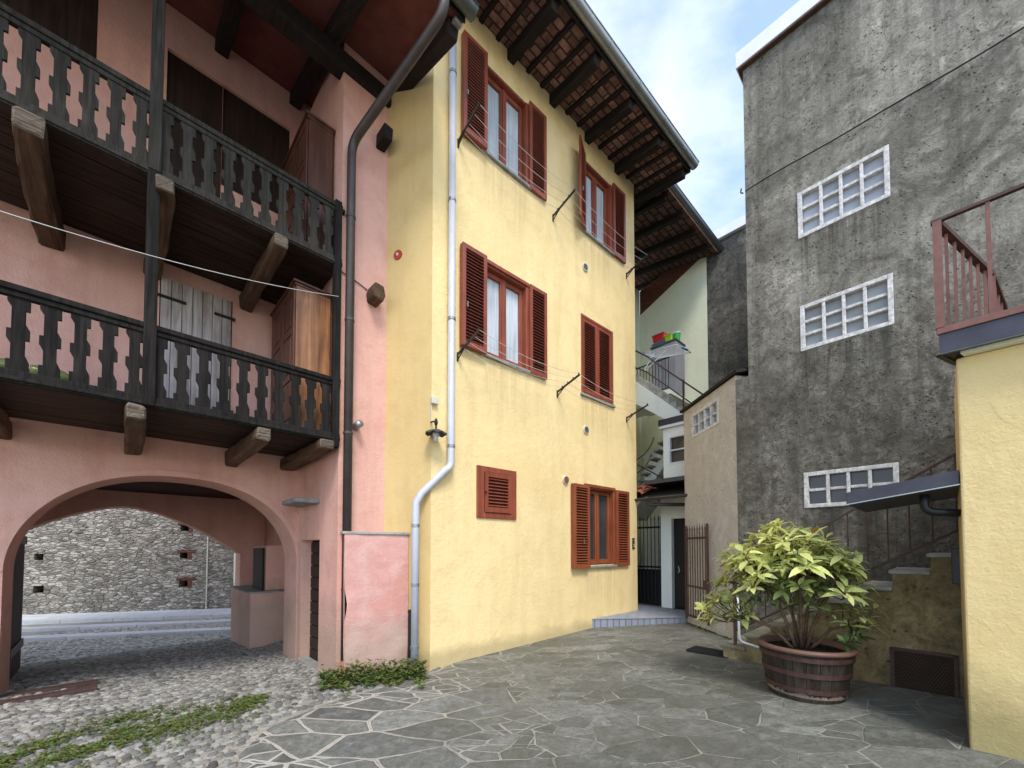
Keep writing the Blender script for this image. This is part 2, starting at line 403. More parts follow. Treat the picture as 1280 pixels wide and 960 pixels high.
def stonewall():
    t, m = M('rubble_stone_wall')
    v = t.coords((1, 1, 2.6))
    w = t.n('ShaderNodeTexNoise'); w.inputs['Scale'].default_value = 3.; w.inputs['Detail'].default_value = 3; t.l(v, w.inputs['Vector'])
    mx = t.n('ShaderNodeMixRGB'); mx.inputs[0].default_value = .06; t.l(v, mx.inputs[1]); t.l(w.outputs['Color'], mx.inputs[2])
    e = t.voro(mx.outputs[0], 6.2, 'DISTANCE_TO_EDGE')
    o = t.n('ShaderNodeTexVoronoi'); o.inputs['Scale'].default_value = 6.2; t.l(mx.outputs[0], o.inputs['Vector'])
    cs = t.n('ShaderNodeSeparateColor'); t.l(o.outputs['Color'], cs.inputs[0])
    col = t.mixc(cs.outputs[0], (.22, .21, .185), (.76, .72, .64))
    col = t.mixc(t.math('MULTIPLY', t.ramp(cs.outputs[1], .7, .95), .5), col, (.30, .20, .15))
    n = t.noise(t.coords(), 12, 7, .75)
    col = t.mixc(t.math('MULTIPLY', t.ramp(n, .4, .65), .5), col, (.17, .16, .13))
    em = t.ramp(e, .02, .10, (1, 1, 1), (0, 0, 0))
    col = t.mixc(t.math('MULTIPLY', em, t.ramp(n, .3, .5, (1, 1, 1), (.35, .35, .35))), col, (.60, .56, .48))
    big = t.noise(t.coords(), .8, 4, .6)
    col = t.mixc(t.math('MULTIPLY', t.ramp(big, .5, .72), .4), col, (.2, .19, .16))
    h = t.math('ADD', t.ramp(e, .0, .16), t.math('MULTIPLY', n, .8))
    t.out(col, .95, h, .11, 1, .1)
    return m
RUBBLE = stonewall()

# ------------------------------------------------------------------ mesh builder
class MB:
    def __init__(s): s.v = []; s.f = []; s.c = []; s.mf = {}; s.cur = 0
    def add(s, vs, fs, Mx=None, col=None):
        o = len(s.v)
        for p in vs:
            p = Vector(p)
            if Mx is not None: p = Mx @ p
            s.v.append(p)
        for f in fs:
            if s.cur: s.mf[len(s.f)] = s.cur
            s.f.append(tuple(i + o for i in f)); s.c.append(col)
        return s
    def box(s, x0, x1, y0, y1, z0, z1, Mx=None):
        if x0 > x1: x0, x1 = x1, x0
        if y0 > y1: y0, y1 = y1, y0
        if z0 > z1: z0, z1 = z1, z0
        vs = [(x0, y0, z0), (x1, y0, z0), (x1, y1, z0), (x0, y1, z0), (x0, y0, z1), (x1, y0, z1), (x1, y1, z1), (x0, y1, z1)]
        return s.add(vs, [(3, 2, 1, 0), (4, 5, 6, 7), (0, 1, 5, 4), (1, 2, 6, 5), (2, 3, 7, 6), (3, 0, 4, 7)], Mx)
    def bar(s, p, q, w, h=None, up=(0, 0, 1)):
        h = h or w
        p, q = Vector(p), Vector(q); d = q - p; L = d.length; d.normalize()
        up = Vector(up)
        if abs(d.dot(up)) > .98: up = Vector((0, 1, 0))
        a = d.cross(up).normalized(); b = a.cross(d).normalized()
        Mx = Matrix(((a.x, d.x, b.x, p.x), (a.y, d.y, b.y, p.y), (a.z, d.z, b.z, p.z), (0, 0, 0, 1)))
        return s.box(-w / 2, w / 2, 0, L, -h / 2, h / 2, Mx)
    def tube(s, pts, r, n=10, caps=True):
        pts = [Vector(p) for p in pts]; N = len(pts)
        rs = r if isinstance(r, (list, tuple)) else [r] * N
        o = len(s.v); prev = None
        for i, p in enumerate(pts):
            d = (pts[min(i + 1, N - 1)] - pts[max(i - 1, 0)]).normalized()
            if prev is None:
                a = d.cross(Vector((0, 0, 1)))
                if a.length < .05: a = d.cross(Vector((1, 0, 0)))
                a.normalize()
            else:
                a = (prev - d * prev.dot(d)).normalized()
            prev = a; b = d.cross(a)
            for k in range(n):
                t = 2 * math.pi * k / n
                s.v.append(p + (a * math.cos(t) + b * math.sin(t)) * rs[i])
        for i in range(N - 1):
            for k in range(n):
                k2 = (k + 1) % n
                s.f.append((o + i * n + k, o + i * n + k2, o + (i + 1) * n + k2, o + (i + 1) * n + k)); s.c.append(None)
        if caps:
            s.f.append(tuple(o + k for k in reversed(range(n)))); s.c.append(None)
            s.f.append(tuple(o + (N - 1) * n + k for k in range(n))); s.c.append(None)
        return s
    def prism(s, poly, a0, a1, axis='y'):
        n = len(poly)
        def P(u, w, a): return {'y': (u, a, w), 'x': (a, u, w), 'z': (u, w, a)}[axis]
        vs = [P(u, w, a0) for u, w in poly] + [P(u, w, a1) for u, w in poly]
        fs = [tuple(range(n)), tuple(reversed(range(n, 2 * n)))]
        fs += [(i, i + n, (i + 1) % n + n, (i + 1) % n) for i in range(n)]
        return s.add(vs, fs)
    def lathe(s, prof, n=24, cx=0, cy=0, sy=1):
        o = len(s.v)
        for r, z in prof:
            for k in range(n):
                t = 2 * math.pi * k / n
                s.v.append(Vector((cx + r * math.cos(t), cy + r * math.sin(t) * sy, z)))
        for i in range(len(prof) - 1):
            for k in range(n):
                k2 = (k + 1) % n
                s.f.append((o + i * n + k, o + i * n + k2, o + (i + 1) * n + k2, o + (i + 1) * n + k)); s.c.append(None)
        return s
    def wall(s, x0, x1, z0, z1, y0, y1, holes, Mx=None):
        xs = sorted(set([x0, x1] + [h[0] for h in holes] + [h[1] for h in holes]))
        zs = sorted(set([z0, z1] + [h[2] for h in holes] + [h[3] for h in holes]))
        def hole(a, b): return any(h[0] < a < h[1] and h[2] < b < h[3] for h in holes)
        for i in range(len(xs) - 1):
            for j in range(len(zs) - 1):
                a, b, c, d = xs[i], xs[i + 1], zs[j], zs[j + 1]
                if hole((a + b) / 2, (c + d) / 2): continue
                s.add([(a, y0, c), (b, y0, c), (b, y0, d), (a, y0, d)], [(0, 1, 2, 3)], Mx)
                s.add([(a, y1, c), (b, y1, c), (b, y1, d), (a, y1, d)], [(3, 2, 1, 0)], Mx)
        for a, b, c, d in holes:
            s.add([(a, y0, c), (b, y0, c), (b, y0, d), (a, y0, d), (a, y1, c), (b, y1, c), (b, y1, d), (a, y1, d)],
                  [(0, 4, 5, 1), (1, 5, 6, 2), (2, 6, 7, 3), (3, 7, 4, 0)], Mx)
        s.add([(x0, y0, z0), (x1, y0, z0), (x1, y0, z1), (x0, y0, z1), (x0, y1, z0), (x1, y1, z0), (x1, y1, z1), (x0, y1, z1)],
              [(0, 4, 5, 1), (1, 5, 6, 2), (2, 6, 7, 3), (3, 7, 4, 0)], Mx)
        return s
    def build(s, name, mat, parent=None, smooth=False, bevel=0, seg=2, loc=None, rotz=0):
        me = bpy.data.meshes.new(name)
        me.from_pydata([tuple(p) for p in s.v], [], s.f)
        if any(c is not None for c in s.c):
            at = me.color_attributes.new('tint', 'FLOAT_COLOR', 'CORNER')
            k = 0
            for pi, f in enumerate(s.f):
                c = s.c[pi] or (.3, .3, .3)
                for _ in f:
                    at.data[k].color = (c[0], c[1], c[2], 1); k += 1
        for q in (mat if isinstance(mat, list) else [mat]): me.materials.append(q)
        for fi, mi in s.mf.items(): me.polygons[fi].material_index = mi
        if smooth:
            me.polygons.foreach_set('use_smooth', [True] * len(me.polygons))
        me.update()
        o = bpy.data.objects.new(name, me); COL.objects.link(o)
        if parent is not None: o.parent = parent
        if loc is not None: o.location = loc
        o.rotation_euler.z = rotz
        if bevel:
            b = o.modifiers.new('bevel', 'BEVEL'); b.width = bevel; b.segments = seg; b.limit_method = 'ANGLE'; b.angle_limit = R_(40)
        return o

def tag(o, label=None, cat=None, group=None, kind=None):
    if label: o['label'] = label
    if cat: o['category'] = cat
    if group: o['group'] = group
    if kind: o['kind'] = kind
    return o
def thing(name, label, cat, loc=(0, 0, 0), rotz=0, group=None):
    o = bpy.data.objects.new(name, None); COL.objects.link(o); o.empty_display_size = .2
    o.location = loc; o.rotation_euler.z = rotz
    return tag(o, label, cat, group)
class Frame:
    """a facade in plan: origin, direction; x along, y into the wall"""
    def __init__(s, x, y, ang):
        s.x, s.y, s.a = x, y, R_(ang); s.c, s.s = math.cos(s.a), math.sin(s.a)
    def w(s, x, y, z=0): return (s.x + s.c * x - s.s * y, s.y + s.s * x + s.c * y, z)
    def inv(s, X, Y):
        dx, dy = X - s.x, Y - s.y
        return (dx * s.c + dy * s.s, -dx * s.s + dy * s.c)
    def thing(s, name, label, cat, x=0, y=0, z=0, group=None, rot=0):
        return thing(name, label, cat, s.w(x, y, z), s.a + rot, group)
FY = Frame(-1.03, 5.05, 41); FP = Frame(-2.118, 4.857, 44.7)
FG = Frame(4.77, 4.21, -47.4); FS = Frame(4.07, 3.57, -47.4)
FB = Frame(3.29, 5.82, -87.7); FR = Frame(3.12, 2.77, -47.4)
FQ = Frame(5.2, 10.5, -47.4); FD = Frame(3.2, 8.6, -47.4)

# ------------------------------------------------------------------ ground
def clamp(a, lo=0, hi=1): return max(lo, min(hi, a))
def gz(X, Y):
    u, v = FP.inv(X, Y)
    base = .02 + .035 * max(X, -1.0) if X < 5 else .195
    f = clamp((.9 - u) / .9) * clamp((-X - .6) / .6)
    d = -.07 * clamp(v, 0, 5.2) + .05 * clamp(-u, 0, 3) * clamp((v + 1.5) / 3) * clamp((5 - v) / 2)
    if v > 4.9 and X < 0: f = 1
    return base + d * f
def xb(Y):   # left edge of the flagstones
    pts = [(-6, -1.2), (1.6, -1.45), (2.78, -1.86), (2.99, -2.06), (3.46, -2.115), (3.75, -1.98), (4.1, -1.785), (4.5, -1.42), (4.95, -.98), (5.1, -.9), (30, -.9)]
    for (a, b), (c, d) in zip(pts, pts[1:]):
        if a <= Y <= c: return b + (d - b) * (Y - a) / (c - a)
    return -1
mb = MB()
nx = 150; ny = 150
def axis(lo, hi, n, focus):
    out = []
    for i in range(n + 1):
        t = i / n * 2 - 1
        out.append(focus + (abs(t) ** 2.4) * ((hi - focus) if t > 0 else (focus - lo)) * (1 if t > 0 else -1))
    return out
gx = axis(-90, 90, nx, -2); gy = axis(-60, 120, ny, 5)
vs = [(x, y, gz(x, y) - .02) for y in gy for x in gx]
fs = [(j * (nx + 1) + i, j * (nx + 1) + i + 1, (j + 1) * (nx + 1) + i + 1, (j + 1) * (nx + 1) + i) for j in range(ny) for i in range(nx)]
mb.add(vs, fs); tag(mb.build('ground', JOINT, smooth=True), kind='structure')
mb = MB(); ys = [-6 + i * .12 for i in range(125)]; NX = 80
vs = [(xb(y) + (9 - xb(y)) * i / NX, y, gz(xb(y) + (9 - xb(y)) * i / NX, y) + (.004 if i else -.03)) for y in ys for i in range(NX + 1)]
fs = [(j * (NX + 1) + i, j * (NX + 1) + i + 1, (j + 1) * (NX + 1) + i + 1, (j + 1) * (NX + 1) + i) for j in range(len(ys) - 1) for i in range(NX)]
mb.add(vs, fs); tag(mb.build('flagstone_paving', FLAG, smooth=True), kind='structure')

# cobbles: low river pebbles set in sand
def pebble(mb, X, Y, Z, a, b, h, rot, col):
    ca, sa = math.cos(rot), math.sin(rot)
    vs = []; n = 7
    for rr, hh in ((1, -.012), (.86, h * .62), (.45, h * .97)):
        for k in range(n):
            t = 2 * math.pi * k / n + .3
            j = 1 + random.uniform(-.09, .09)
            x, y = a * rr * math.cos(t) * j, b * rr * math.sin(t) * j
            vs.append((X + x * ca - y * sa, Y + x * sa + y * ca, Z + hh))
    vs.append((X, Y, Z + h))
    fs = []
    for r in range(2):
        for k in range(n):
            k2 = (k + 1) % n
            fs.append((r * n + k, r * n + k2, (r + 1) * n + k2, (r + 1) * n + k))
    for k in range(n): fs.append((2 * n + k, 2 * n + (k + 1) % n, 3 * n))
    mb.add(vs, fs, None, col)
mb = MB()
random.seed(3)
v = -3.2
while v < 8.6:
    u = -4.2 if v < 5.3 else -7.5
    while u < 1.4:
        su = random.uniform(.052, .085); sv = .05
        X, Y, _ = FP.w(u + random.uniform(-.012, .012), v + random.uniform(-.012, .012))
        u += su
        if X > xb(Y) - .02 and Y < 5.2: continue
        if v > 1.4 and (u > .35): continue
        if v < 1.4 and v > 0 and u > .02: continue
        if u > .4 and v > -.3: continue
        if Y < 1.0: continue
        if random.random() < .12: continue
        g = (random.uniform(.12, .37) if v < .2 else random.uniform(.15, .40)) if v < 5.3 else random.uniform(.35, .7)
        if random.random() < .22: g *= .55
        c = (g * 1.0, g * random.uniform(.94, .99), g * random.uniform(.82, .93))
        pebble(mb, X, Y, gz(X, Y) - .014, su * .5, sv * .50, random.uniform(.003, .012) * (1.3 if v < 0 else 1), FP.a + random.uniform(-.25, .25), c)
    v += .0475
tag(mb.build('cobblestones', PEBBLE, smooth=True), 'small rounded river cobbles set in sand under the arch and in front of it', 'cobbles', kind='stuff')

# street beyond the passage: strips of pale slabs and the rubble wall
FW = Frame(-8.5, 12.17, 14.5)
SLAB = brickmat('pale_granite_slabs', (.66, .67, .68), (.55, .57, .58), (.42, .42, .41), 1.1, .5, .012, 'xy', (.3, .3, .3), .3)
mb = MB()
zr = -.335
for y0, y1, dz in ((-1.25, -.02, .02), (-2.35, -2.0, .0), (-3.55, -3.2, .0)):
    mb.box(-14, 12, y0, y1, -.1, dz)
tag(mb.build('street_slabs', SLAB, loc=FW.w(0, 0, zr), rotz=FW.a), kind='structure')
t_ = FW.thing('stone_wall', 'tall grey rubble stone wall with putlog holes across the street', 'wall', 0, 0, zr)
holes = [(-4.75, -4.52, .60, .80), (-4.75, -4.55, 1.50, 1.68), (-1.36, -1.14, .68, .88), (-1.36, -1.16, 1.52, 1.70), (-1.36, -1.14, 2.34, 2.52)]
MB().wall(-14, .05, -.3, 7.5, 0, .5, holes).build('masonry', RUBBLE, t_)
mb = MB()
for a, b, c, d in holes: mb.box(a - .05, b + .05, .3, .4, c - .05, d + .05)
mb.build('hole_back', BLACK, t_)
MB().box(.053, 9, -.03, .6, -.3, 7.5).build('rendered_pier', CREAM, t_)
mb = MB()
for a, b, c, d in holes[2:]: mb.box(a - .06, b + .22, -.012, .0, d, d + .07).box(b, b + .1, -.012, 0, c - .02, d)
mb.build('brick_surround', BRICK, t_)
MB().tube([(-.64, -.03, 0), (-.64, -.03, 7)], .018, 6).build('cable', DIRTYW, t_)

# ------------------------------------------------------------------ yellow building
yb = FY.thing('yellow_house', 'three storey pale yellow stucco house with red brown shutters and deep tiled eaves', 'house')
wins = [(.83, 1.68, 7.22, 8.57), (3.11, 3.93, 7.25, 8.61), (.83, 1.68, 4.26, 5.60), (2.99, 3.95, 4.25, 5.69), (.74, 1.405, 1.95, 2.62), (3.11, 3.95, 1.19, 2.60)]
MB().wall(0, 4.75, -.35, 9.15, 0, .4, wins).build('wall', YEL, yb)
MB().box(4.4, 4.748, .402, 6, -.3, 9.15).build('wall', YEL, yb)
# side wall turning back to the pink house
sx, sy = FY.inv(-1.95, 5.372)
def quadprism(pts, z0, z1, fr):
    m = MB(); m.prism([fr.inv(*p) for p in pts], z0, z1, 'z'); return m
e0 = (-1.0295, 5.0495)
quadprism([e0, (-1.95, 5.372), (-1.8, 6.2), (-.5, 5.9)], -.35, 9.15, FY).build('side_wall', YSIDE, yb)
# near-black sheets behind the openings stand in for unlit rooms
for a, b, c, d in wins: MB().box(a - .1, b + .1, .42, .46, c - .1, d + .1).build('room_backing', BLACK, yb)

def shutter(parent, x0, x1, z0, z1, y, mat=SHUT, thick=.035, Mx=None, double=False, hx=0, cross=True):
    """louvred leaf between x0..x1 in front of y"""
    m = MB(); fw = .055
    lays = (0, 1) if double else (0,)
    for k in lays:
        yy = y - k * (thick + .006)
        m.box(x0, x0 + fw, yy - thick, yy, z0, z1, Mx); m.box(x1 - fw, x1, yy - thick, yy, z0, z1, Mx)
        m.box(x0 + fw, x1 - fw, yy - thick, yy, z0, z0 + .075, Mx); m.box(x0 + fw, x1 - fw, yy - thick, yy, z1 - .06, z1, Mx)
        h = z1 - z0 - .135; n = max(3, int(h / .046))
        for i in range(n):
            zc = z0 + .075 + h * (i + .5) / n
            T = Matrix.Translation((0, yy - thick / 2, zc)) @ Matrix.Rotation(R_(34), 4, 'X')
            m.box(x0 + fw - .004, x1 - fw + .004, -.016, .016, -.0045, .0045, (Mx @ T) if Mx is not None else T)
        m.cur = 1; m.box(x0 + fw, x1 - fw, yy - .006, yy - .003, z0 + .07, z1 - .05, Mx); m.cur = 0  # dark sheet behind the slats paints the shade in their gaps
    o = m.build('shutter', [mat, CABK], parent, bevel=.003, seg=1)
    return o

def window(i, house, w, mat=SHUT, curt=True, sill=STONE, hood=False):
    a, b, c, d = w
    m = MB(); y0, y1 = .075, .16
    # reveal lining and casing
    m.box(a - .035, a + .03, -.012, y1, c, d); m.box(b - .03, b + .035, -.012, y1, c, d)
    m.box(a + .03, b - .03, .0, y1, d - .04, d)
    if hood: m.box(a - .06, b + .02, -.03, .02, d - .01, d + .045)
    wo = m.build('window', mat, house, bevel=.004, seg=1)
    m = MB(); xm = (a + b) / 2
    for x0, x1 in ((a + .03, xm), (xm, b - .03)):
        m.box(x0, x0 + .06, y0, y1 - .02, c + .02, d - .04); m.box(x1 - .06, x1, y0, y1 - .02, c + .02, d - .04)
        m.box(x0 + .06, x1 - .06, y0, y1 - .02, c + .02, c + .10); m.box(x0 + .06, x1 - .06, y0, y1 - .02, d - .11, d - .04)
    m.box(xm - .025, xm + .025, y0 - .016, y0, c + .02, d - .045)
    m.build('sash', mat, wo, bevel=.004, seg=1)
    for x0, x1 in ((a + .09, xm - .06), (xm + .06, b - .09)):
        g = MB().box(x0, x1, .118, .122, c + .1, d - .11)
        if not curt:
            g.build('pane', GLASS, wo)
            MB().box(x0, x0 + .09, .135, .14, c + .1, d - .11).build('curtain', CURT, wo)
        else:
            MB().box(x0, x1, .116, .119, c + .1, d - .11).build('pane', CURTG, wo)
    s_ = MB().box(a - .07, b + .06, -.05, y1, c - .045, c - .005)
    s_.build('sill', sill, wo, bevel=.005)
    return wo
def curtglass():
    t, m = M('glass_over_net_curtain')
    v = t.coords((1, 1, .03))
    n = t.noise(v, 34, 3, .6)
    n2 = t.noise(t.coords(), 1.5, 2)
    col = t.mixc(t.ramp(n, .35, .65), (.42, .48, .53), (.68, .73, .77))
    col = t.mixc(t.math('MULTIPLY', t.ramp(n2, .4, .7), .35), col, (.2, .24, .28))
    t.out(col, .12, None, spec=.6); return m
CURTG = curtglass()
def stay(parent, x, z, y=-.09):
    MB().bar((x, y, z), (x, y - .035, z), .012).bar((x, y - .035, z - .045), (x, y - .035, z + .03), .014).build('latch', GUTM, parent)

# upper left
w = window(1, yb, wins[0]); z0, z1 = 7.18, 8.60
shutter(w, .42, .825, z0, z1, -.02, double=True); stay(w, .46, 7.72)
shutter(w, 1.70, 2.075, z0, z1, -.02)
# upper right: left leaf stands out from the wall
w = window(2, yb, wins[1])
T = Matrix.Translation((3.085, -.02, 0)) @ Matrix.Rotation(R_(26), 4, 'Z')
shutter(w, -.40, 0, 7.22, 8.63, 0, Mx=T); stay(w, 2.80, 7.72, -.19)
shutter(w, 3.955, 4.36, 7.22, 8.65, -.02)
# middle left
w = window(3, yb, wins[2], hood=True)
shutter(w, .41, .822, 4.22, 5.62, -.02, double=True); stay(w, .47, 4.78)
shutter(w, 1.70, 2.075, 4.22, 5.63, -.02)
# middle right, closed
a, b, c, d = wins[3]
m = MB().box(a, a + .04, -.015, .1, c, d).box(b - .04, b, -.015, .1, c, d).box(a + .04, b - .04, -.012, .1, d - .05, d).box(a + .04, b - .04, -.005, .1, c, c + .03)
w = m.build('window', SHUT, yb, bevel=.004, seg=1)
xm = (a + b) / 2
shutter(w, a + .045, xm - .002, c + .035, d - .055, .03); shutter(w, xm + .002, b - .045, c + .035, d - .055, .03)
MB().box(a - .03, b + .03, -.04, .1, c - .045, c - .004).build('sill', STONE, w, bevel=.005)
# small ground floor hatch
a, b, c, d = wins[4]
m = MB().box(a - .03, a + .09, -.025, .1, c - .03, d + .03).box(b - .08, b + .03, -.025, .1, c - .03, d + .03)
m.box(a + .09, b - .08, -.024, .1, d - .05, d + .03).box(a + .09, b - .08, -.024, .1, c - .03, c + .05)
w = m.build('window', SHUT, yb, bevel=.004, seg=1)
shutter(w, a + .1, b - .085, c + .055, d - .055, -.005, SHUT)
MB().tube([(a + .11, -.055, 2.28), (a + .08, -.055, 2.28)], .012, 6).build('latch', IRON, w)
# ground floor right
w = window(6, yb, wins[5], SHUT2, curt=False, hood=True)
shutter(w, 2.68, 3.10, 1.15, 2.60, -.02, SHUT2, double=True); stay(w, 2.90, 1.62)
shutter(w, 3.975, 4.40, 1.16, 2.61, -.02, SHUT2)

# eaves
EO, ES = -1.0, .16   # overhang, slope
def zr_(y): return 8.97 + ES * (y - EO)
x0, x1 = -1.2, 5.16
roof = MB()
roof.add([(x0, EO, zr_(EO)), (x1, EO, zr_(EO)), (x1, 4, zr_(4)), (x0, 4, zr_(4)),
          (x0, EO, zr_(EO) + .05), (x1, EO, zr_(EO) + .05), (x1, 4, zr_(4) + .05), (x0, 4, zr_(4) + .05)],
         [(3, 2, 1, 0), (4, 5, 6, 7), (0, 1, 5, 4), (1, 2, 6, 5), (2, 3, 7, 6), (3, 0, 4, 7)])
ro = roof.build('roof', SOFFIT, yb)
def rooftiles(parent, x0, x1, y0, y1, zf, sp=.19):
    m = MB(); n = int((x1 - x0) / sp)
    for i in range(n + 1):
        x = x0 + .09 + i * sp
        if x + .08 > x1: break
        rows = int((y1 - y0) / .4)
        for r in range(rows):
            ya, yb_ = y0 - .03 + r * .4, y0 - .03 + r * .4 + .44
            za, zb = zf(ya) + .075, zf(yb_) + .055
            vs = []
            for yy, zz, rr in ((ya, za, .085), (yb_, zb, .07)):
                for k in range(7):
                    t = math.pi * k / 6
                    vs.append((x + rr * math.cos(t), yy, zz + rr * math.sin(t) * .8))
            m.add(vs, [(k, k + 1, k + 8, k + 7) for k in range(6)])
    return m.build('roof_tiles', TERRA, parent, smooth=True)
rooftiles(ro, x0, x1, EO, 3.5, zr_)
for i in range(7):
    x = .02 + i * .93 - .55
    if x > 5.1: break
    MB().bar((x, EO + .06, zr_(EO + .06) - .085), (x, .6, zr_(.6) - .085), .13, .165).build('rafter', DARKBEAM, ro, bevel=.012)
mb = MB(); 
xx = x0 + .1
while xx < x1 - .05:
    mb.bar((xx, EO + .03, zr_(EO + .03) - .022), (xx, .5, zr_(.5) - .022), .06, .042); xx += .31
mb.build('battens', DARKBEAM, ro)
MB().box(x0, x1, EO - .012, EO + .012, zr_(EO) - .05, zr_(EO) + .07).box(x1 - .03, x1, EO + .02, 3.5, zr_(EO) - .02, zr_(EO) + .02).build('fascia', DARKBEAM, ro)
MB().bar((x1 + .012, EO, zr_(EO) + .03), (x1 + .012, 3.5, zr_(3.5) + .03), .02, .13).build('verge_flashing', GUTM, ro)
def gutter(parent, xa, xb_, y, z, r=.075, mat=GUTM, strap=.8):
    m = MB(); n = 9
    for rr in (r, r - .006):
        vs = [];
        for x in (xa, xb_):
            for k in range(n):
                t = math.pi * k / (n - 1)
                vs.append((x, y + rr * math.cos(t), z - rr * math.sin(t)))
        m.add(vs, [(k, k + 1, k + n + 1, k + n) for k in range(n - 1)])
    for x in (xa, xb_):
        m.add([(x, y + r * math.cos(math.pi * k / (n - 1)), z - r * math.sin(math.pi * k / (n - 1))) for k in range(n)], [tuple(range(n))])
    m.tube([(xa, y - r, z), (xb_, y - r, z)], .011, 6)
    g = m.build('gutter', mat, parent, smooth=True)
    m = MB(); x = xa + .3
    while x < xb_:
        vs = []
        for xq in (x, x + .03):
            for k in range(n):
                t = math.pi * k / (n - 1)
                vs.append((xq, y + (r + .004) * math.cos(t), z - (r + .004) * math.sin(t)))
        m.add(vs, [(k, k + 1, k + n + 1, k + n) for k in range(n - 1)]); x += strap
    m.build('gutter_strap', mat, g, smooth=True)
    return g
gutter(ro, x0, x1 + .02, EO - .085, zr_(EO) + .05, .085)

# things on the yellow wall
t_ = FY.thing('drainpipe', 'white painted drainpipe down the yellow corner with an elbow near the bottom', 'drainpipe', 0, 0, 0)
p5 = FY.inv(-1.17, 4.985)
px0, py0 = p5
path = [(.25, -.075, 8.35), (.25, -.075, 2.62)]
for k in range(1, 6):
    a = k / 5 * R_(68); path.append((.25 - .13 * (1 - math.cos(a)), -.075 + .0 * k, 2.62 - .13 * math.sin(a)))
end = Vector((px0 - .02, py0, 2.12)); st = Vector(path[-1])
for k in range(1, 6): path.append(tuple(st.lerp(end, k / 6)))
path += [(px0 - .028, py0, 2.07), (px0 - .034, py0, 2.0), (px0 - .036, py0, 1.9), (px0 - .036, py0, .0)]
MB().tube(path, .047, 14).build('pipe', WPIPE, t_, smooth=True)
for (x, y, z) in ((.25, -.075, 7.85), (.25, -.075, 6.1), (.25, -.075, 4.5), (.25, -.075, 2.82), (px0 - .036, py0, 1.78), (px0 - .036, py0, 1.05), (px0 - .036, py0, .28)):
    m = MB().tube([(x, y, z - .018), (x, y, z + .018)], .054, 14).bar((x, y, z), (x, y + .08 if x > .1 else y + .05, z), .015)
    m.build('clamp', GUTM, t_)

def clothesline(zb, xs, label, z_up=.15):
    t_ = FY.thing('clothesline', label, 'clothesline', xs[1], 0, zb, 'wall clotheslines on the yellow house')
    tips = []
    for x, dx in zip(xs, (.12, .14, .1)):
        x -= xs[1]
        b = MB().box(x - .012, x + .012, -.012, 0, -.09, .03).bar((x, -.005, 0), (x + .02, -.47, z_up), .018, .028)
        b.bar((x, -.01, -.07), (x + .008, -.17, z_up * .36 - .005), .012)
        for q in (.25, .5, .75, 1): b.box(x + .02 * q - .008, x + .02 * q + .008, -.45 * q - .006, -.45 * q + .006, z_up * q - .005, z_up * q + .035)
        b.build('bracket', IRONG, t_)
        tips.append(x)
    for q in (.25, .5, .75, 1):
        pts = []
        for a, b in zip(tips, tips[1:]):
            for k in range(9):
                s = k / 9
                pts.append((a + (b - a) * s + .02 * q, -.45 * q, z_up * q + .02 - .10 * 4 * s * (1 - s) * (1.15 - .2 * q)))
        pts.append((tips[-1] + .02 * q, -.45 * q, z_up * q + .02))
        MB().tube(pts, .0032, 5).build('line', LINE, t_)
clothesline(7.06, (.385, 2.27, 4.44), 'upper clothesline on iron brackets under the top floor windows')
clothesline(4.10, (.39, 2.36, 4.40), 'lower clothesline on iron brackets under the middle floor windows')

for z, lab in ((6.58, 'round wall vent below the top floor windows'), (3.61, 'round wall vent below the closed middle shutters')):
    t_ = FY.thing('wall_vent', lab, 'vent', 3.11, 0, z, 'round vents on the yellow wall')
    m = MB().tube([(0, .01, 0), (0, -.022, 0)], .075, 20); m.build('ring', DIRTYW, t_, bevel=.004)
    m = MB().tube([(0, -.01, 0), (0, -.0245, 0)], .058, 20)
    m.build('grille', GLASSG, t_)
    m = MB()
    for k in range(-4, 5): m.box(-math.sqrt(.055 ** 2 - (k * .012) ** 2), math.sqrt(.055 ** 2 - (k * .012) ** 2), -.03, -.0245, k * .012 - .002, k * .012 + .002)
    m.build('slats', GUTM, t_)
t_ = FY.thing('flue_cover', 'round rust coloured pipe cap left of the ground floor window', 'flue cover', 2.55, 0, 2.65)
MB().tube([(0, .01, 0), (0, -.03, 0)], .068, 18).build('rim', DIRTYW, t_, bevel=.004)
MB().tube([(0, -.02, 0), (0, -.045, 0)], .055, 18).build('lid', RUST, t_, bevel=.006)
t_ = FY.thing('intercom', 'slim dark entry intercom panel at the right edge of the yellow wall', 'intercom', 4.6, 0, 1.59)
MB().box(-.035, .035, -.02, 0, -.11, .11).build('panel', IRONG, t_, bevel=.004)
m = MB().box(-.022, .022, -.023, -.019, .04, .085)
m.build('speaker', GUTM, t_); MB().box(-.02, .02, -.024, -.019, -.07, -.045).box(-.02, .02, -.024, -.019, -.03, -.005).build('button', DIRTYW, t_)
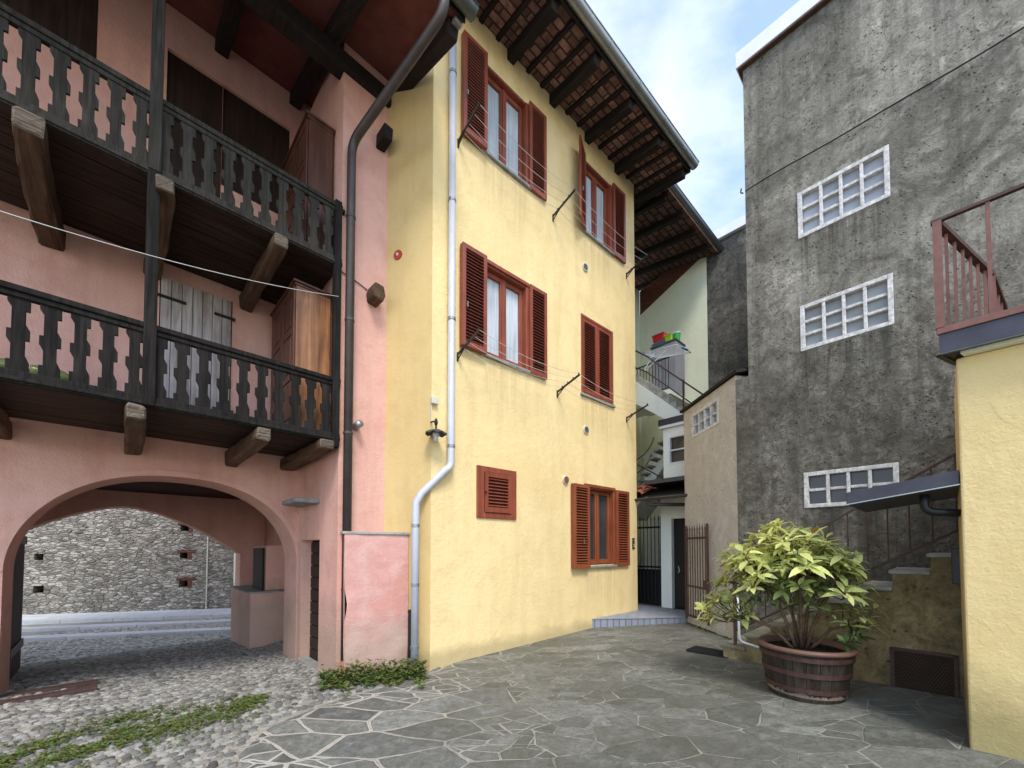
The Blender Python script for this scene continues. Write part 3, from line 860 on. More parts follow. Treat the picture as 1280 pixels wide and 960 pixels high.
# porcelain lamp at the corner
t_ = FY.thing('wall_lamp', 'old scalloped enamel lamp shade with bare bulb at the yellow corner', 'lamp', -.005, 0, 2.9)
m = MB(); n = 32; prof = [(.012, .09), (.03, .075), (.075, .06), (.115, .035), (.135, .02)]
for i, (r, z) in enumerate(prof):
    for k in range(n):
        t = 2 * math.pi * k / n; w_ = 1 + .035 * math.cos(8 * t) * (i / 4)
        m.v.append(Vector((r * w_ * math.cos(t), -.13 + r * w_ * math.sin(t), z + .012 * math.cos(8 * t) * (i / 4))))
for i in range(4):
    for k in range(n):
        m.f.append((i * n + k, i * n + (k + 1) % n, (i + 1) * n + (k + 1) % n, (i + 1) * n + k)); m.c.append(None)
m.build('shade', ENAMEL, t_, smooth=True)
MB().lathe([(0, -.075), (.022, -.07), (.03, -.04), (.024, -.015), (.04, -.005), (.045, .02), (.038, .05), (0, .055)], 16, 0, -.13).build('bulb', GLASSLAMP, t_, smooth=True)
MB().tube([(0, -.13, .08), (0, -.13, .15), (0, -.10, .19), (0, -.02, .2), (0, 0, .2)], .011, 8).lathe([(0, .23), (.018, .2), (.024, .16), (.014, .13), (0, .12)], 10, 0, -.13).build('arm', IRON, t_, smooth=True)
t_ = FY.thing('junction_box', 'small ivory junction box above the corner lamp', 'junction box', .03, 0, 3.38)
MB().box(-.045, .045, -.05, 0, -.045, .045).build('casing', DIRTYW, t_, bevel=.008)
MB().tube([(-.03, -.012, -.04), (-.035, -.012, -.15), (-.034, -.012, -.28)], .006, 6).build('wire', DIRTYW, t_)
# red enamel disc on the side wall
FSd = Frame(-1.03, 5.05, math.degrees(math.atan2(-.35, 1)))
sdx, sdy = -.56, 0
t_ = thing('red_plaque', 'small round chipped red plaque high on the shaded yellow side wall', 'plaque', FSd.w(-.52, 0, 5.41), FSd.a)
MB().tube([(0, .004, 0), (0, -.012, 0)], .066, 18).build('disc', REDPL, t_, bevel=.003)
MB().box(-.018, .012, -.0145, -.012, -.012, .02).box(-.03, -.01, -.0145, -.012, .02, .028).build('chip', DIRTYW, t_)

# ------------------------------------------------------------------ pink house
pb = FP.thing('pink_house', 'old pink stucco house with two timber balcony floors over an arched cart passage', 'house')
V5 = 1.48
AX, AW = -1.36, 1.35
def arch1(x):
    t = min(1, abs((x - AX) / AW)); return 1.25 + 1.13 * math.sqrt(max(0, 1 - t ** 2.3))
def archwall(m, x0, x1, ax0, ax1, fz, z0, z1, ya, yb_, n=40):
    """wall with an arched opening (no returns outside)"""
    xs = [ax0 + (ax1 - ax0) * (.5 - .5 * math.cos(math.pi * i / n)) for i in range(n + 1)]
    m.box(x0, ax0, ya, yb_, z0, z1) if ax0 > x0 else None
    m.box(ax1, x1, ya, yb_, z0, z1) if x1 > ax1 else None
    for a, b in zip(xs, xs[1:]):
        za, zb = fz(a), fz(b)
        m.add([(a, ya, za), (b, ya, zb), (b, ya, z1), (a, ya, z1), (a, yb_, za), (b, yb_, zb), (b, yb_, z1), (a, yb_, z1)],
              [(0, 1, 2, 3), (7, 6, 5, 4), (0, 4, 5, 1), (3, 2, 6, 7)])
m = MB(); archwall(m, -6.5, .3, -2.71, -.012, arch1, -.6, 2.86, V5, V5 + .6)
m.build('arcade_wall', PINK, pb, bevel=0)
# raised band round the arch
m = MB(); n = 48
pts = [(-.012 - 0, -.25)] ; inn = []; 
for i in range(n + 1):
    th = math.pi * i / n
    x = AX + AW * .9999 * math.cos(th); inn.append((x, arch1(x)))
def outw(i):
    a = inn[max(0, i - 1)]; b = inn[min(n, i + 1)]; dx, dz = b[0] - a[0], b[1] - a[1]; L = math.hypot(dx, dz) or 1
    return (inn[i][0] + dz / L * .07, inn[i][1] - dx / L * .07)
out_ = [outw(i) for i in range(n + 1)]
for i in range(4, n):
    a, b, c, d = inn[i], inn[i + 1], out_[i + 1], out_[i]
    m.add([(a[0], V5 - .014, a[1]), (b[0], V5 - .014, b[1]), (c[0], V5 - .014, c[1]), (d[0], V5 - .014, d[1]),
           (a[0], V5 + .02, a[1] ), (b[0], V5 + .02, b[1]), (c[0], V5, c[1]), (d[0], V5, d[1])], [(3, 2, 1, 0), (2, 3, 7, 6), (0, 1, 5, 4)])
m.build('arch_band', PINK, pb)
# upper walls behind the balconies
b1d = (-1.60, -.865, 2.93, 4.82)
ups = [(-1.59, -1.02, 5.15, 7.74), (-1.02, -.20, 6.35, 7.74), (-3.3, -2.19, 6.98, 8.0)]
m = MB().wall(-6.5, .3, 2.863, 8.9, V5, V5 + .4, [b1d] + ups); m.build('upper_wall', PINK, pb)
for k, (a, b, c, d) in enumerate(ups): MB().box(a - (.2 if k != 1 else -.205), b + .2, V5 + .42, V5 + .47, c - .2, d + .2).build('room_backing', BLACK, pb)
m = MB().box(-1.59, -1.02, V5 + .045, V5 + .08, 5.13, 7.74); m.build('dark_doorway_panel', DOORW, pb)  # dark panel closes the doorway, shade of the opening put into its colour
m = MB().box(-1.018, -.2, V5 + .045, V5 + .08, 6.35, 7.74); m.build('dark_window_fill', DOORW, pb)  # dark fill painted as the shade inside the window opening
m = MB().box(-3.3, -2.19, V5 + .045, V5 + .08, 6.98, 8.0); m.build('dark_window_fill', DOORW, pb)  # dark fill, shade of the left opening put into the colour
# plank door on the first floor
m = MB(); nb = 7
for i in range(nb):
    a = b1d[0] + .01 + (b1d[1] - b1d[0] - .02) * i / nb; b = b1d[0] + .01 + (b1d[1] - b1d[0] - .02) * (i + 1) / nb - .006
    m.box(a, b, V5 - .03 + random.uniform(-.003, .003), V5 + .02, b1d[2], b1d[3] - .01)
dr = m.build('plank_door', PALEWOOD, pb, bevel=.003, seg=1)
for z in (3.3, 4.55):
    MB().box(b1d[0] - .02, b1d[0] + .25, V5 - .045, V5 - .034, z, z + .035).build('hinge', IRON, dr)
    MB().box(b1d[1] - .2, b1d[1] + .03, V5 - .045, V5 - .034, z, z + .035).build('hinge', IRON, dr)
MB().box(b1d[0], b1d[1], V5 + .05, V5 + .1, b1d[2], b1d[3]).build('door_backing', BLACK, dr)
# right wing
m = MB()
# P4: side with the cellar door; local frame x' along v
holes = [(-1.33, -.60, -.5, 1.61)]
Mx = Matrix.Rotation(R_(-90), 4, 'Z')      # x'->-y, y'->x
m.wall(-V5 + .0, -.002, -.5, 8.0, .0, .3, holes, Mx)
m.build('wing_side_wall', PINK, pb)
MB().box(.003, .9, 0, .3, -.5, 8.05).build('wing_front_wall', PINK, pb)
# cellar door of horizontal boards
m = MB()
for i in range(10):
    z = -.12 + i * .172
    m.box(.13, .155, .60, 1.33, z, z + .160)
cd = m.build('cellar_door', DOORW, pb, bevel=.012)
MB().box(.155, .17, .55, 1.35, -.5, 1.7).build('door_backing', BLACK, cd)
MB().box(-.03, .12, .58, 1.35, -.3, -.075).build('door_step', STONE, pb, bevel=.01)
# stone shelf
MB().prism([(-.30, .62), (-.30, 1.2), (-.02, 1.42), (.05, 1.42), (.05, .62)], 2.09, 2.15, 'z').build('stone_shelf', STONE, pb, bevel=.015)
# low worn block between the two houses
pbk = thing('wall_pier', 'low worn pink plaster pier with stone cap between pink and yellow houses', 'pier', (-1.7, 5.0, 0), 0)
poly = [(-1.985, 4.745), (-1.327, 5.135), (-1.5, 5.6), (-2.09, 4.9)]
loc = [(x + 1.7, y - 5.0) for x, y in poly]
m = MB(); nz = 24; nh = 16
p0, p1 = Vector(loc[0]), Vector(loc[1])
random.seed(5)
rows = []
for j in range(nz + 1):
    z = -.35 + (1.665 + .35) * j / nz; row = []
    for i in range(nh + 1):
        q = p0.lerp(p1, i / nh)
        bite = 0
        if i == 0: bite = .035 * math.exp(-((z - .82) / .16) ** 2) + (.02 * clamp((.35 - z) / .4))
        nn_ = noise.noise(Vector((q.x * 6, q.y * 6, z * 5))) * .008
        row.append((q.x + bite * .86 - nn_ * .5, q.y + bite * .5 + nn_, z))
    rows.append(row)
flat = [p for r in rows for p in r]
m.add(flat, [(j * (nh + 1) + i, j * (nh + 1) + i + 1, (j + 1) * (nh + 1) + i + 1, (j + 1) * (nh + 1) + i) for j in range(nz) for i in range(nh)])
l2, l3 = loc[2], loc[3]
base = len(m.v)
m.add([(l2[0], l2[1], -.35), (l3[0], l3[1], -.35), (l3[0], l3[1], 1.665), (l2[0], l2[1], 1.665)], [(0, 1, 2, 3)])
m.f.append((base + 1, 0, nz * (nh + 1), base + 2)); m.c.append(None)
m.f.append((nh, base, base + 3, nz * (nh + 1) + nh)); m.c.append(None)
m.build('masonry', PINKB, pbk, smooth=False)
cap = [(loc[0][0] - .02, loc[0][1] - .02), (loc[1][0] + .015, loc[1][1] - .02), (loc[2][0], loc[2][1]), (loc[3][0] - .02, loc[3][1])]
MB().prism(cap, 1.667, 1.70, 'z').build('cap_stone', PSTONE, pbk, bevel=.005)
t_ = thing('dark_stake', 'dark rotten stake leaning in the corner beside the white pipe', 'stake', (-1.285, 5.06, 0), 0)
MB().tube([(0, 0, -.1), (.005, .01, .35), (-.01, .03, .72)], [.035, .028, .02], 7).build('stem', IRON, t_)
MB().box(-.03, .015, .01, .05, .68, .705).build('head', IRON, t_)

# passage
m = MB()
m.box(.352, .7, V5 + .602, 4.88, -.8, 2.6)
m.box(-4.0, -3.6, V5 + .602, 4.88, -.8, 2.6)
m.build('passage_wall', PINK, pb)
m = MB()
def arch2(x):
    t = min(1, abs((x + 1.80) / 1.72)); return 1.38 + .86 * (1 - t ** 1.6)
archwall(m, -6.5, 3.5, -3.52, -.08, arch2, -.9, 7.8, 4.89, 5.35, 30)
m.build('street_wall', PINK, pb)
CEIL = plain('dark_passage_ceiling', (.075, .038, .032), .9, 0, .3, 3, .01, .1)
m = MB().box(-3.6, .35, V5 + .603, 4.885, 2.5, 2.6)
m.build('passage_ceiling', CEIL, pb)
MB().box(-3.42, -2.75, V5 + .603, V5 + .75, -.6, 2.5).box(.0, .35, V5 + .603, V5 + .62, -.6, 2.5).build('gate_pier', PINK, pb)
gl = MB()
for i in range(6): gl.box(-2.79, -2.745, V5 + .76 + i * .15, V5 + .76 + i * .15 + .145, -.03 , 1.9)
gd = gl.build('gate_leaf', DOORW, pb, bevel=.004, seg=1)
MB().box(-2.74, -2.725, V5 + .76, V5 + 1.64, .25, .35).build('strap', IRON, gd); MB().box(-2.74, -2.725, V5 + .76, V5 + 1.64, 1.55, 1.65).build('strap', IRON, gd)
m = MB().box(-.225, .35, 3.25, 4.88, -.7, .70); m.build('plinth', PINK, pb, bevel=.01)
MB().box(-.245, .35, 3.23, 4.86, .70, .73).build('plinth_top', STONE, pb, bevel=.006)
m = MB().box(.03, .35, 3.36, 4.3, .732, 1.55); m.build('niche_block', PINK, pb, bevel=.008)
m = MB()
for i in range(4): m.box(-.02 , .01, 3.42 + i * .17, 3.42 + i * .17 + .16, .735, 1.5)
m.build('niche_shutter', DOORW, pb, bevel=.004)
# kerb stones at left jamb and iron channel covers
t_ = FP.thing('jamb_stone', 'worn stone block at the foot of the left arch jamb', 'stone', -2.86, 1.33, -.1)
MB().box(-.25, .13, -.16, .13, -.1, .17).build('block', STONE, t_, bevel=.02)
for i, (u, v, lab) in enumerate(((-2.35, 1.62, 'rusty iron drain cover nearer the arch wall'), (-2.35, 1.3, 'second rusty iron drain cover, nearer the viewer'))):
    X, Y, _ = FP.w(u, v); z = gz(X, Y)
    t_ = thing('drain_cover', lab, 'drain cover', (X, Y, z), FP.a, 'iron drain covers by the arch')
    MB().box(-.33, .33, -.06, .06, -.02, .016).build('plate', RUSTD, t_, bevel=.003)
    m = MB()
    for k in range(11): m.box(-.29 + k * .055, -.275 + k * .055, -.045, .045, .016, .019)
    m.build('rib', RUSTD, t_)

# balconies
def baluster_poly(w=.059, n=.036, h=.70):
    R = [(w, 1), (w, .84), (n, .835), (n, .66), (w, .58), (w, .44), (n, .435), (n, .24), (w, .14), (w, 0)]
    L = [(-w, 0), (-w, .15), (-n, .155), (-n, .36), (-w, .44), (-w, .56), (-n, .565), (-n, .86), (-w, .93), (-w, 1)]
    return [(x, z * h) for x, z in R + L]
def balcony(z, xend, label, mat, xs):
    b = FP.thing('balcony', label, 'balcony', 0, 0, z, 'timber balconies of the pink house')
    # floor boards along the facade
    m = MB(); nbd = 8
    for i in range(nbd):
        y0 = .03 + i * 1.44 / nbd
        m.box(xend, -.012, y0, y0 + 1.44 / nbd - .012, .03 + random.uniform(-.004, .004), .07)
    m.build('floor', DARKBEAM2, b)
    m = MB()
    m.box(xend, .0, -.03, .028, 0, .10).box(xend, .0, -.045, -.03, .015, .045)
    m.build('fascia', mat, b, bevel=.006)
    m = MB().box(xend, -.0, -.04, .04, .725, .775).box(xend, .0, -.025, .028, .68, .724)
    m.build('handrail', mat, b, bevel=.008)
    for x in xs:
        m = MB().prism([(px_ + x, pz_ + .095) for px_, pz_ in baluster_poly(h=.59)], -.012, .012, 'y')
        m.build('baluster', mat, b)
    return b
DARKBEAM2 = wood('dark_floor_boards', (.028, .016, .011), (.07, .042, .03), rough=.75, axis='x', gr=20, bd=.008)
xs1 = [-.165 - .1665 * i for i in range(20)]
xs1 = [x for x in xs1 if abs(x + 1.73) > .06]
xs2 = list(xs1)
BZ1, BZ2 = 2.79, 4.965
bal1 = balcony(BZ1, -3.5, 'first floor balcony with cut out black board balusters and pale plank door', DARKWOOD, xs1)
bal2 = balcony(BZ2, -3.5, 'second floor balcony with cut out grey black board balusters below the roof', GREYWOOD, xs2)
def console(parent, x, zt, name='console', sag=.0, skew=0, w=.15, h=.15, tip=-.09):
    m = MB(); secs = []; n = 14; K8 = 12; sd = random.uniform(0, 50)
    for i in range(n + 1):
        f = i / n; y = V5 + (tip - V5) * f
        ww = w * (1.04 - .06 * f) / 2; hh = h * (1.35 - .35 * f)
        cx = x + skew * f + .012 * math.sin(f * 4 + sd); zc_ = zt - hh / 2
        sec = []
        for k in range(K8):
            t = 2 * math.pi * (k + .5) / K8; c_, s_ = math.cos(t), math.sin(t)
            e = .34
            px_ = abs(c_) ** e * (1 if c_ > 0 else -1) * ww; pz_ = abs(s_) ** e * (1 if s_ > 0 else -1) * hh / 2
            q = 1 + .16 * noise.noise(Vector((c_ * 1.5 + sd, s_ * 1.5, y * 4))) - (.10 if i == n else 0)
            sec.append((cx + px_ * q, y, min(zt, zc_ + pz_ * q)))
        secs.append(sec)
    vs = [p for s_ in secs for p in s_]
    m.add(vs, [(i * K8 + k, i * K8 + (k + 1) % K8, (i + 1) * K8 + (k + 1) % K8, (i + 1) * K8 + k) for i in range(n) for k in range(K8)])
    o = m.build(name, OLDBEAM, parent)
    e = secs[-1]; cxm = sum(p[0] for p in e) / K8; czm = sum(p[2] for p in e) / K8
    m = MB(); ring = [(p[0], p[1] - .001, p[2]) for p in e]; ring2 = [(cxm + (p[0] - cxm) * .8, p[1] - .012 + random.uniform(-.005, .005), czm + (p[2] - czm) * .8) for p in e]
    m.add(ring + ring2 + [(cxm, e[0][1] - .008, czm)], [(k, k + K8, (k + 1) % K8 + K8, (k + 1) % K8) for k in range(K8)] + [(k + K8, 2 * K8, (k + 1) % K8 + K8) for k in range(K8)])
    m.build('cut_end', ENDW, o)
    return o
console(bal1, -1.80, -.003); console(bal1, -.83, -.003); console(bal1, -.16, -.003, skew=.0, w=.19, h=.12, tip=-.07)
console(bal1, -2.75, -.003)
console(bal2, -2.48, -.003, w=.19, h=.2); console(bal2, -1.66, -.003); console(bal2, -.70, -.003)
# posts
t_ = FP.thing('balcony_post', 'tall square timber post from lower balcony up to the roof', 'post', -1.73, 0, 2.80)
MB().prism([(-.045, 0), (.045, 0), (.04, 2.2), (-.05, 2.2)], -.055, .035).build('lower_shaft', DARKWOOD, t_, bevel=.006)
MB().prism([(-.05, 2.2), (.042, 2.2), (.04, 4.62), (-.048, 4.62)], -.06, .033).build('upper_shaft', GREYWOOD, t_, bevel=.006)
t_ = FP.thing('corner_post', 'short dark timber post at the right end between the two balconies', 'post', -.055, 0, 2.72)
MB().box(-.04, .04, -.05, .035, 0, 3.05).build('shaft', DARKWOOD, t_, bevel=.006)
MB().tube([(.03, -.01, 2.96), (.075, -.01, 2.96)], .035, 10).build('knob', IRON, t_, smooth=True)

# wardrobes
def wardrobe(z, label, x0, h, mat):
    t_ = FP.thing('wardrobe', label, 'wardrobe', x0, .25, z, 'old wooden wardrobes on the balconies')
    W, D = -x0 - .03, 1.0
    m = MB().box(.02, W, 0, D, .06, h - .04)
    m.box(0.02, .06, 0, .06, 0, .06).box(W - .06, W, 0, .06, 0, .06)
    c = m.build('carcass', mat, t_, bevel=.005)
    MB().box(-.02, W + .02, -.03, D + .03, h - .04, h - .01).box(.0, W, -.012, D + .01, h - .07, h - .041).build('cornice', CABD, t_, bevel=.006)
    for k in range(2):
        y0 = .02 + k * (D - .04) / 2; y1 = y0 + (D - .04) / 2 - .008
        m = MB().box(-.005, .018, y0, y0 + .07, .1, h - .08).box(-.005, .018, y1 - .07, y1, .1, h - .08)
        for za, zb in ((.1, .17), (h * .36, h * .36 + .07), (h * .66, h * .66 + .07), (h - .15, h - .08)): m.box(-.005, .018, y0 + .07, y1 - .07, za, zb)
        m.box(.004, .018, y0 + .06, y1 - .06, .15, h - .12)
        for za, zb in ((.21, h * .36 - .04), (h * .36 + .11, h * .66 - .04), (h * .66 + .11, h - .19)): m.box(-.004, .006, y0 + .11, y1 - .11, za, zb)
        d = m.build('door', CABD, t_, bevel=.006)
        MB().tube([(-.03, y1 - .03 if k == 0 else y0 + .03, h * .5), (0, y1 - .03 if k == 0 else y0 + .03, h * .5)], .01, 8).build('knob', IRON, d)
wardrobe(BZ1 + .075, 'reddish varnished wardrobe at the right end of the lower balcony', -.45, 1.88, CAB)
wardrobe(BZ2 + .075, 'dark shabby wardrobe at the right end of the upper balcony', -.34, 1.88, CABD)
# green watering bottle things at the left of the lower balcony
GLASSGR = glassmat('green_bottle_plastic', (.30, .36, .12), .25)
for i, (x, lab) in enumerate(((-2.60, 'tipped olive green bottle on the lower balcony, left one'), (-2.34, 'tipped clear green bottle beside the olive one'))):
    t_ = FP.thing('bottle', lab, 'bottle', x, .30, BZ1 + .19, 'bottles lying on the lower balcony')
    c, s = math.cos(.2), math.sin(.2)
    m = MB().lathe([(0, -.12), (.05, -.118), (.055, -.1), (.055, .06), (.03, .11), (.016, .13), (.016, .16), (0, .16)], 16)
    for k in range(len(m.v)):
        p = m.v[k]; m.v[k] = Vector((p.z, p.y, p.x + .02))
    m.build('body', GLASSGR, t_, smooth=True)
    MB().tube([(.15, 0, .02), (.18, 0, .02)], .019, 10).build('cap', DIRTYW, t_)
t_ = FP.thing('plant_trough', 'long low grey trough standing on the lower balcony under the bottles', 'trough', -2.5, .30, BZ1 + .07)
MB().prism([(-.38, 0), (.38, 0), (.42, .075), (-.42, .075)], -.09, .09).build('body', STONE, t_, bevel=.008)
MB().box(-.41, .41, -.1, .1, .068, .08).build('rim', STONE, t_, bevel=.004)

# roof of the pink house
GO = -1.45
def zp(y): return 7.50 + .27 * (y - GO)
X0, X1 = -6.5, .78
m = MB()
m.add([(X0, GO, zp(GO)), (X1, GO, zp(GO)), (X1, 5.4, zp(5.4)), (X0, 5.4, zp(5.4)), (X0, GO, zp(GO) + .06), (X1, GO, zp(GO) + .06), (X1, 5.4, zp(5.4) + .06), (X0, 5.4, zp(5.4) + .06)],
      [(3, 2, 1, 0), (4, 5, 6, 7), (0, 1, 5, 4), (1, 2, 6, 5), (2, 3, 7, 6), (3, 0, 4, 7)])
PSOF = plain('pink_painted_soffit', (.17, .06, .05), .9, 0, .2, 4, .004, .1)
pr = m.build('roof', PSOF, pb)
rooftiles(pr, X0, X1 + .05, GO - .03, 5.0, zp, .2)
for u in (.70, -.15, -1.05, -1.95, -2.85):
    MB().bar((u, GO + .10, zp(GO + .1) - .09), (u, V5 - .005, zp(V5) - .09), .15, .165).build('rafter', DARKBEAM, pr, bevel=.015)
MB().box(X0, .62, -.06, .14, 7.50, 7.715).build('purlin', DARKBEAM, pr, bevel=.012)
MB().bar((.72, GO + .02, zp(GO) - .03), (.72, -.3, zp(-.3) - .03), .1, .05).build('stone_corbel', STONE, pr, bevel=.01)
MB().box(X0, X1, GO - .02, GO + .0, zp(GO) - .03, zp(GO) + .08).build('fascia', DARKBEAM, pr)
gutter(pr, X0, X1 + .06, GO - .10, zp(GO) + .06, .085, COPPER)
# big brown downpipe
t_ = FP.thing('drainpipe', 'thick dark brown downpipe running diagonally from the pink eaves then straight down', 'drainpipe')
def smoothpath(pts, r=.14, n=5):
    pts = [Vector(p) for p in pts]; out = [pts[0]]
    for a, b, c in zip(pts, pts[1:], pts[2:]):
        d1 = (a - b).normalized(); d2 = (c - b).normalized()
        p, q = b + d1 * r, b + d2 * r
        for k in range(n + 1):
            s = k / n; out.append(p * (1 - s) ** 2 + b * 2 * s * (1 - s) + q * s * s)
    out.append(pts[-1]); return out
pts = smoothpath([(.44, GO - .10, 7.52), (.44, GO - .10, 7.18), (.07, -.10, 6.55), (.07, -.10, .16)], .16, 6)
MB().tube(pts, .052, 14).build('pipe', BPIPE, t_, smooth=True)
MB().tube([(.07, -.10, .16), (.07, -.10, -.1)], .05, 14).build('shoe', TERRA, t_, smooth=True)
m = MB()
for z in (1.0, 2.9, 4.3, 5.6): m.tube([(.07, -.10, z - .015), (.07, -.10, z + .015)], .058, 14).bar((.07, -.1, z), (.07, .02, z), .015)
m.build('clamp', BPIPE, t_, smooth=False)
# timber beam stub and rust collar on the pink wing
t_ = FP.thing('beam_stub', 'old sawn beam end poking out of the pink wall beside the downpipe', 'beam stub', .41, 0, 4.78)
m = MB().prism([(-.075, -.1), (.05, -.12), (.085, -.03), (.06, .09), (-.06, .10), (-.09, .0)], -.20, .02); m.build('timber', OLDBEAM, t_, bevel=.02)
MB().tube([(-.41, -.012, .14), (-.2, -.012, .1), (-.08, -.012, .06)], .006, 6).build('wire', CABLE, t_)
t_ = FP.thing('beam_stub', 'dark beam end high on the pink wing just under the eaves', 'beam stub', .50, 0, 6.92)
MB().prism([(-.07, -.1), (.06, -.08), (.07, .1), (-.06, .11)], -.22, .02).build('timber', DARKBEAM, t_, bevel=.02)
t_ = FP.thing('pipe_stub', 'short grey flue pipe stub behind the brown downpipe', 'pipe stub', .20, 0, 3.02)
MB().tube([(0, .02, 0), (0, -.14, .02)], .045, 12).build('tube', GUTM, t_, smooth=True)
# long wire across the balconies
t_ = thing('wire', 'long thin pale washing wire strung across in front of the balconies', 'wire', FP.w(-.06, -.08, 4.62), 0)
a = Vector(FP.w(-.06, -.08, 4.55)); b = Vector((-3.6, 2.4, 3.72)); o_ = Vector(FP.w(-.06, -.08, 4.62))
pts = []
for k in range(17):
    s = k / 16; p = a.lerp(b, s); p.z -= .08 * 4 * s * (1 - s); pts.append(p - o_)
MB().tube(pts, .0035, 5).build('strand', LINE, t_)

# ------------------------------------------------------------------ grey building
gb = FG.thing('grey_building', 'tall windowless grey rendered tower block with white framed glass grids', 'building', 0, 0, 0)
gw = [(-1.385, -.485, 5.625, 6.255), (-1.385, -.485, 4.10, 4.71), (-1.385, -.485, 2.02, 2.485)]
m = MB().wall(-2.01, 6.5, -.2, 8.56, 0, .35, gw)
m.box(-2.186, -2.012, 0, .3, -.2, 3.97)
m.wall(-7, -.001, -.2, 8.56, 0, .3, [], Matrix.Translation((-2.01, 0, 0)) @ Matrix.Rotation(R_(-90), 4, 'Z'))
m.build('wall', GREY, gb)
# a subdivided outer skin is not needed: the render is bumped
MB().box(-2.08, 6.5, -.09, .3, 8.562, 8.79).box(-2.08, -1.8, .301, 7, 8.562, 8.79).build('fascia', WPAINT, gb, bevel=.006)
MB().box(-2.06, 6.5, -.07, .3, 8.54, 8.5615).build('drip_edge', RUSTD, gb)
MB().box(-2.05, 6.4, 0, 6.9, 8.80, 8.86).build('roof', STONE, gb)
def gridwin(parent, w, cols, rows, mats, y=-.012, bar=.035, depth=.1):
    a, b, c, d = w; m = MB(); fr = .05
    m.box(a, a + fr, y, depth, c, d).box(b - fr, b, y, depth, c, d).box(a + fr, b - fr, y, depth, c, c + fr).box(a + fr, b - fr, y, depth, d - fr, d)
    cw = (b - a - 2 * fr) / cols; ch = (d - c - 2 * fr) / rows
    for i in range(1, cols): x = a + fr + cw * i; m.box(x - bar / 2, x + bar / 2, y + .003, depth, c + fr, d - fr)
    for j in range(1, rows):
        z = c + fr + ch * j
        for i in range(cols):
            x = a + fr + cw * i; m.box(x + bar / 2 if i else x, x + cw - bar / 2 if i < cols - 1 else x + cw, y + .02, depth, z - bar / 2, z + bar / 2)
    wo = m.build('window', CONC, parent, bevel=.006)
    for mt in set(mats):
        m = MB()
        for i in range(cols):
            for j in range(rows):
                if mats[(i * 7 + j * 3) % len(mats)] is mt:
                    x = a + fr + cw * i; z = c + fr + ch * j
                    m.box(x + .004, x + cw - .004, depth - .045, depth - .035, z + .004, z + ch - .004)
        m.build('pane', mt, wo)
    return wo
gridwin(gb, gw[0], 4, 3, [GLASSF]); gridwin(gb, gw[1], 4, 3, [GLASSG]); gridwin(gb, gw[2], 4, 2, [GLASSD])
# worn plaster haloes around the frames
t_ = FG.thing('facade_cable', 'thin black cable sagging across the grey wall below the roof', 'cable', -2.0, -.03, 6.69)
pts = [(x, 0 - .01 * math.sin(x * 3), -.015 * x * .6 + .008 * math.sin(x * 5)) for x in [i * .25 for i in range(0, 30)]]
MB().tube(pts, .009, 6).build('strand', CABLE, t_)
MB().tube([(-.03, .02, .0), (-.06, .0, .02), (-.04, -.03, .05)], .01, 6).build('hook', RUSTD, t_)

# dark mossy party wall and beige shed
dw = FQ.thing('dark_wall', 'dark mossy rendered party wall between cream stair house and grey block', 'wall', 0, 0, 0)
MB().box(.02, 5.5, 0, .5, -.2, 9.55).build('masonry', DARKW, dw)
MB().box(.02, 5.5, -.1, .5, 9.552, 9.8).build('coping', WPAINT, dw, bevel=.006)
sh = FB.thing('beige_shed', 'low weathered beige rendered outhouse with a small glass brick window', 'outhouse', 0, 0, 0)
bw = (-1.31, -.445, 3.465, 3.89)
m = MB().wall(-1.62, .0, -.2, 4.04, 0, .3, [bw]); m.box(-1.62, -1.3, .302, 2.2, -.2, 4.04); m.build('wall', BEIGE, sh)
gridwin(sh, bw, 4, 2, [GLASSG], bar=.03)
m = MB().add([(-1.68, -.05, 4.045), (.1, -.05, 4.045), (.1, 2.2, 4.4), (-1.68, 2.2, 4.4), (-1.68, -.05, 4.09), (.1, -.05, 4.09), (.1, 2.2, 4.46), (-1.68, 2.2, 4.46)],
             [(3, 2, 1, 0), (4, 5, 6, 7), (0, 1, 5, 4), (1, 2, 6, 5), (2, 3, 7, 6), (3, 0, 4, 7)])
m.build('roof', DARKBEAM, sh)
# open iron gate leaf against the shed
t_ = FB.thing('iron_gate', 'rusty spear topped iron gate leaf folded open against the beige wall', 'gate', -1.05, -.09, .25)
m = MB().bar((-.37, 0, 0), (-.37, 0, 1.65), .03).bar((.37, 0, 0), (.37, 0, 1.65), .03)
for z in (.06, .58, 1.42): m.bar((-.37, 0, z), (.37, 0, z), .012, .035)
m.build('frame', RUSTD, t_)
for k in range(8):
    x = -.30 + k * .086
    m = MB().tube([(x, 0, 0.03), (x, 0, 1.56)], .009, 6).tube([(x, 0, 1.56), (x, 0, 1.66)], [.014, .001], 6)
    m.build('bar', RUSTD, t_)
MB().box(.26, .38, -.03, .03, .60, .72).build('lock', RUSTD, t_, bevel=.004)

# ------------------------------------------------------------------ stairs on the right
st_ = FS.thing('stone_staircase', 'outdoor staircase with pale treads climbing right behind a mossy ochre side wall', 'staircase', 0, 0, 0)
run, rise = .262, .166
nst = 10
mw = MB(); treads = MB()
xs0 = -2.07
poly = [(xs0, -.3)]
for i in range(nst):
    zt = .12 + rise * (i + 1) - .035
    x = xs0 + run * i
    poly += [(x, zt), (x + run, zt)]
poly += [(xs0 + run * nst, -.3)]
mw.prism(poly, 0, .95); mw.build('side_wall', STAIRW, st_, bevel=0)
for i in range(nst):
    zt = .12 + rise * (i + 1)
    m = MB().box(xs0 + run * i - .025, xs0 + run * (i + 1) - .003, -.02, .945, zt - .034, zt)
    m.build('tread', MSTONE if i < 4 else PSTONE, st_, bevel=.005)
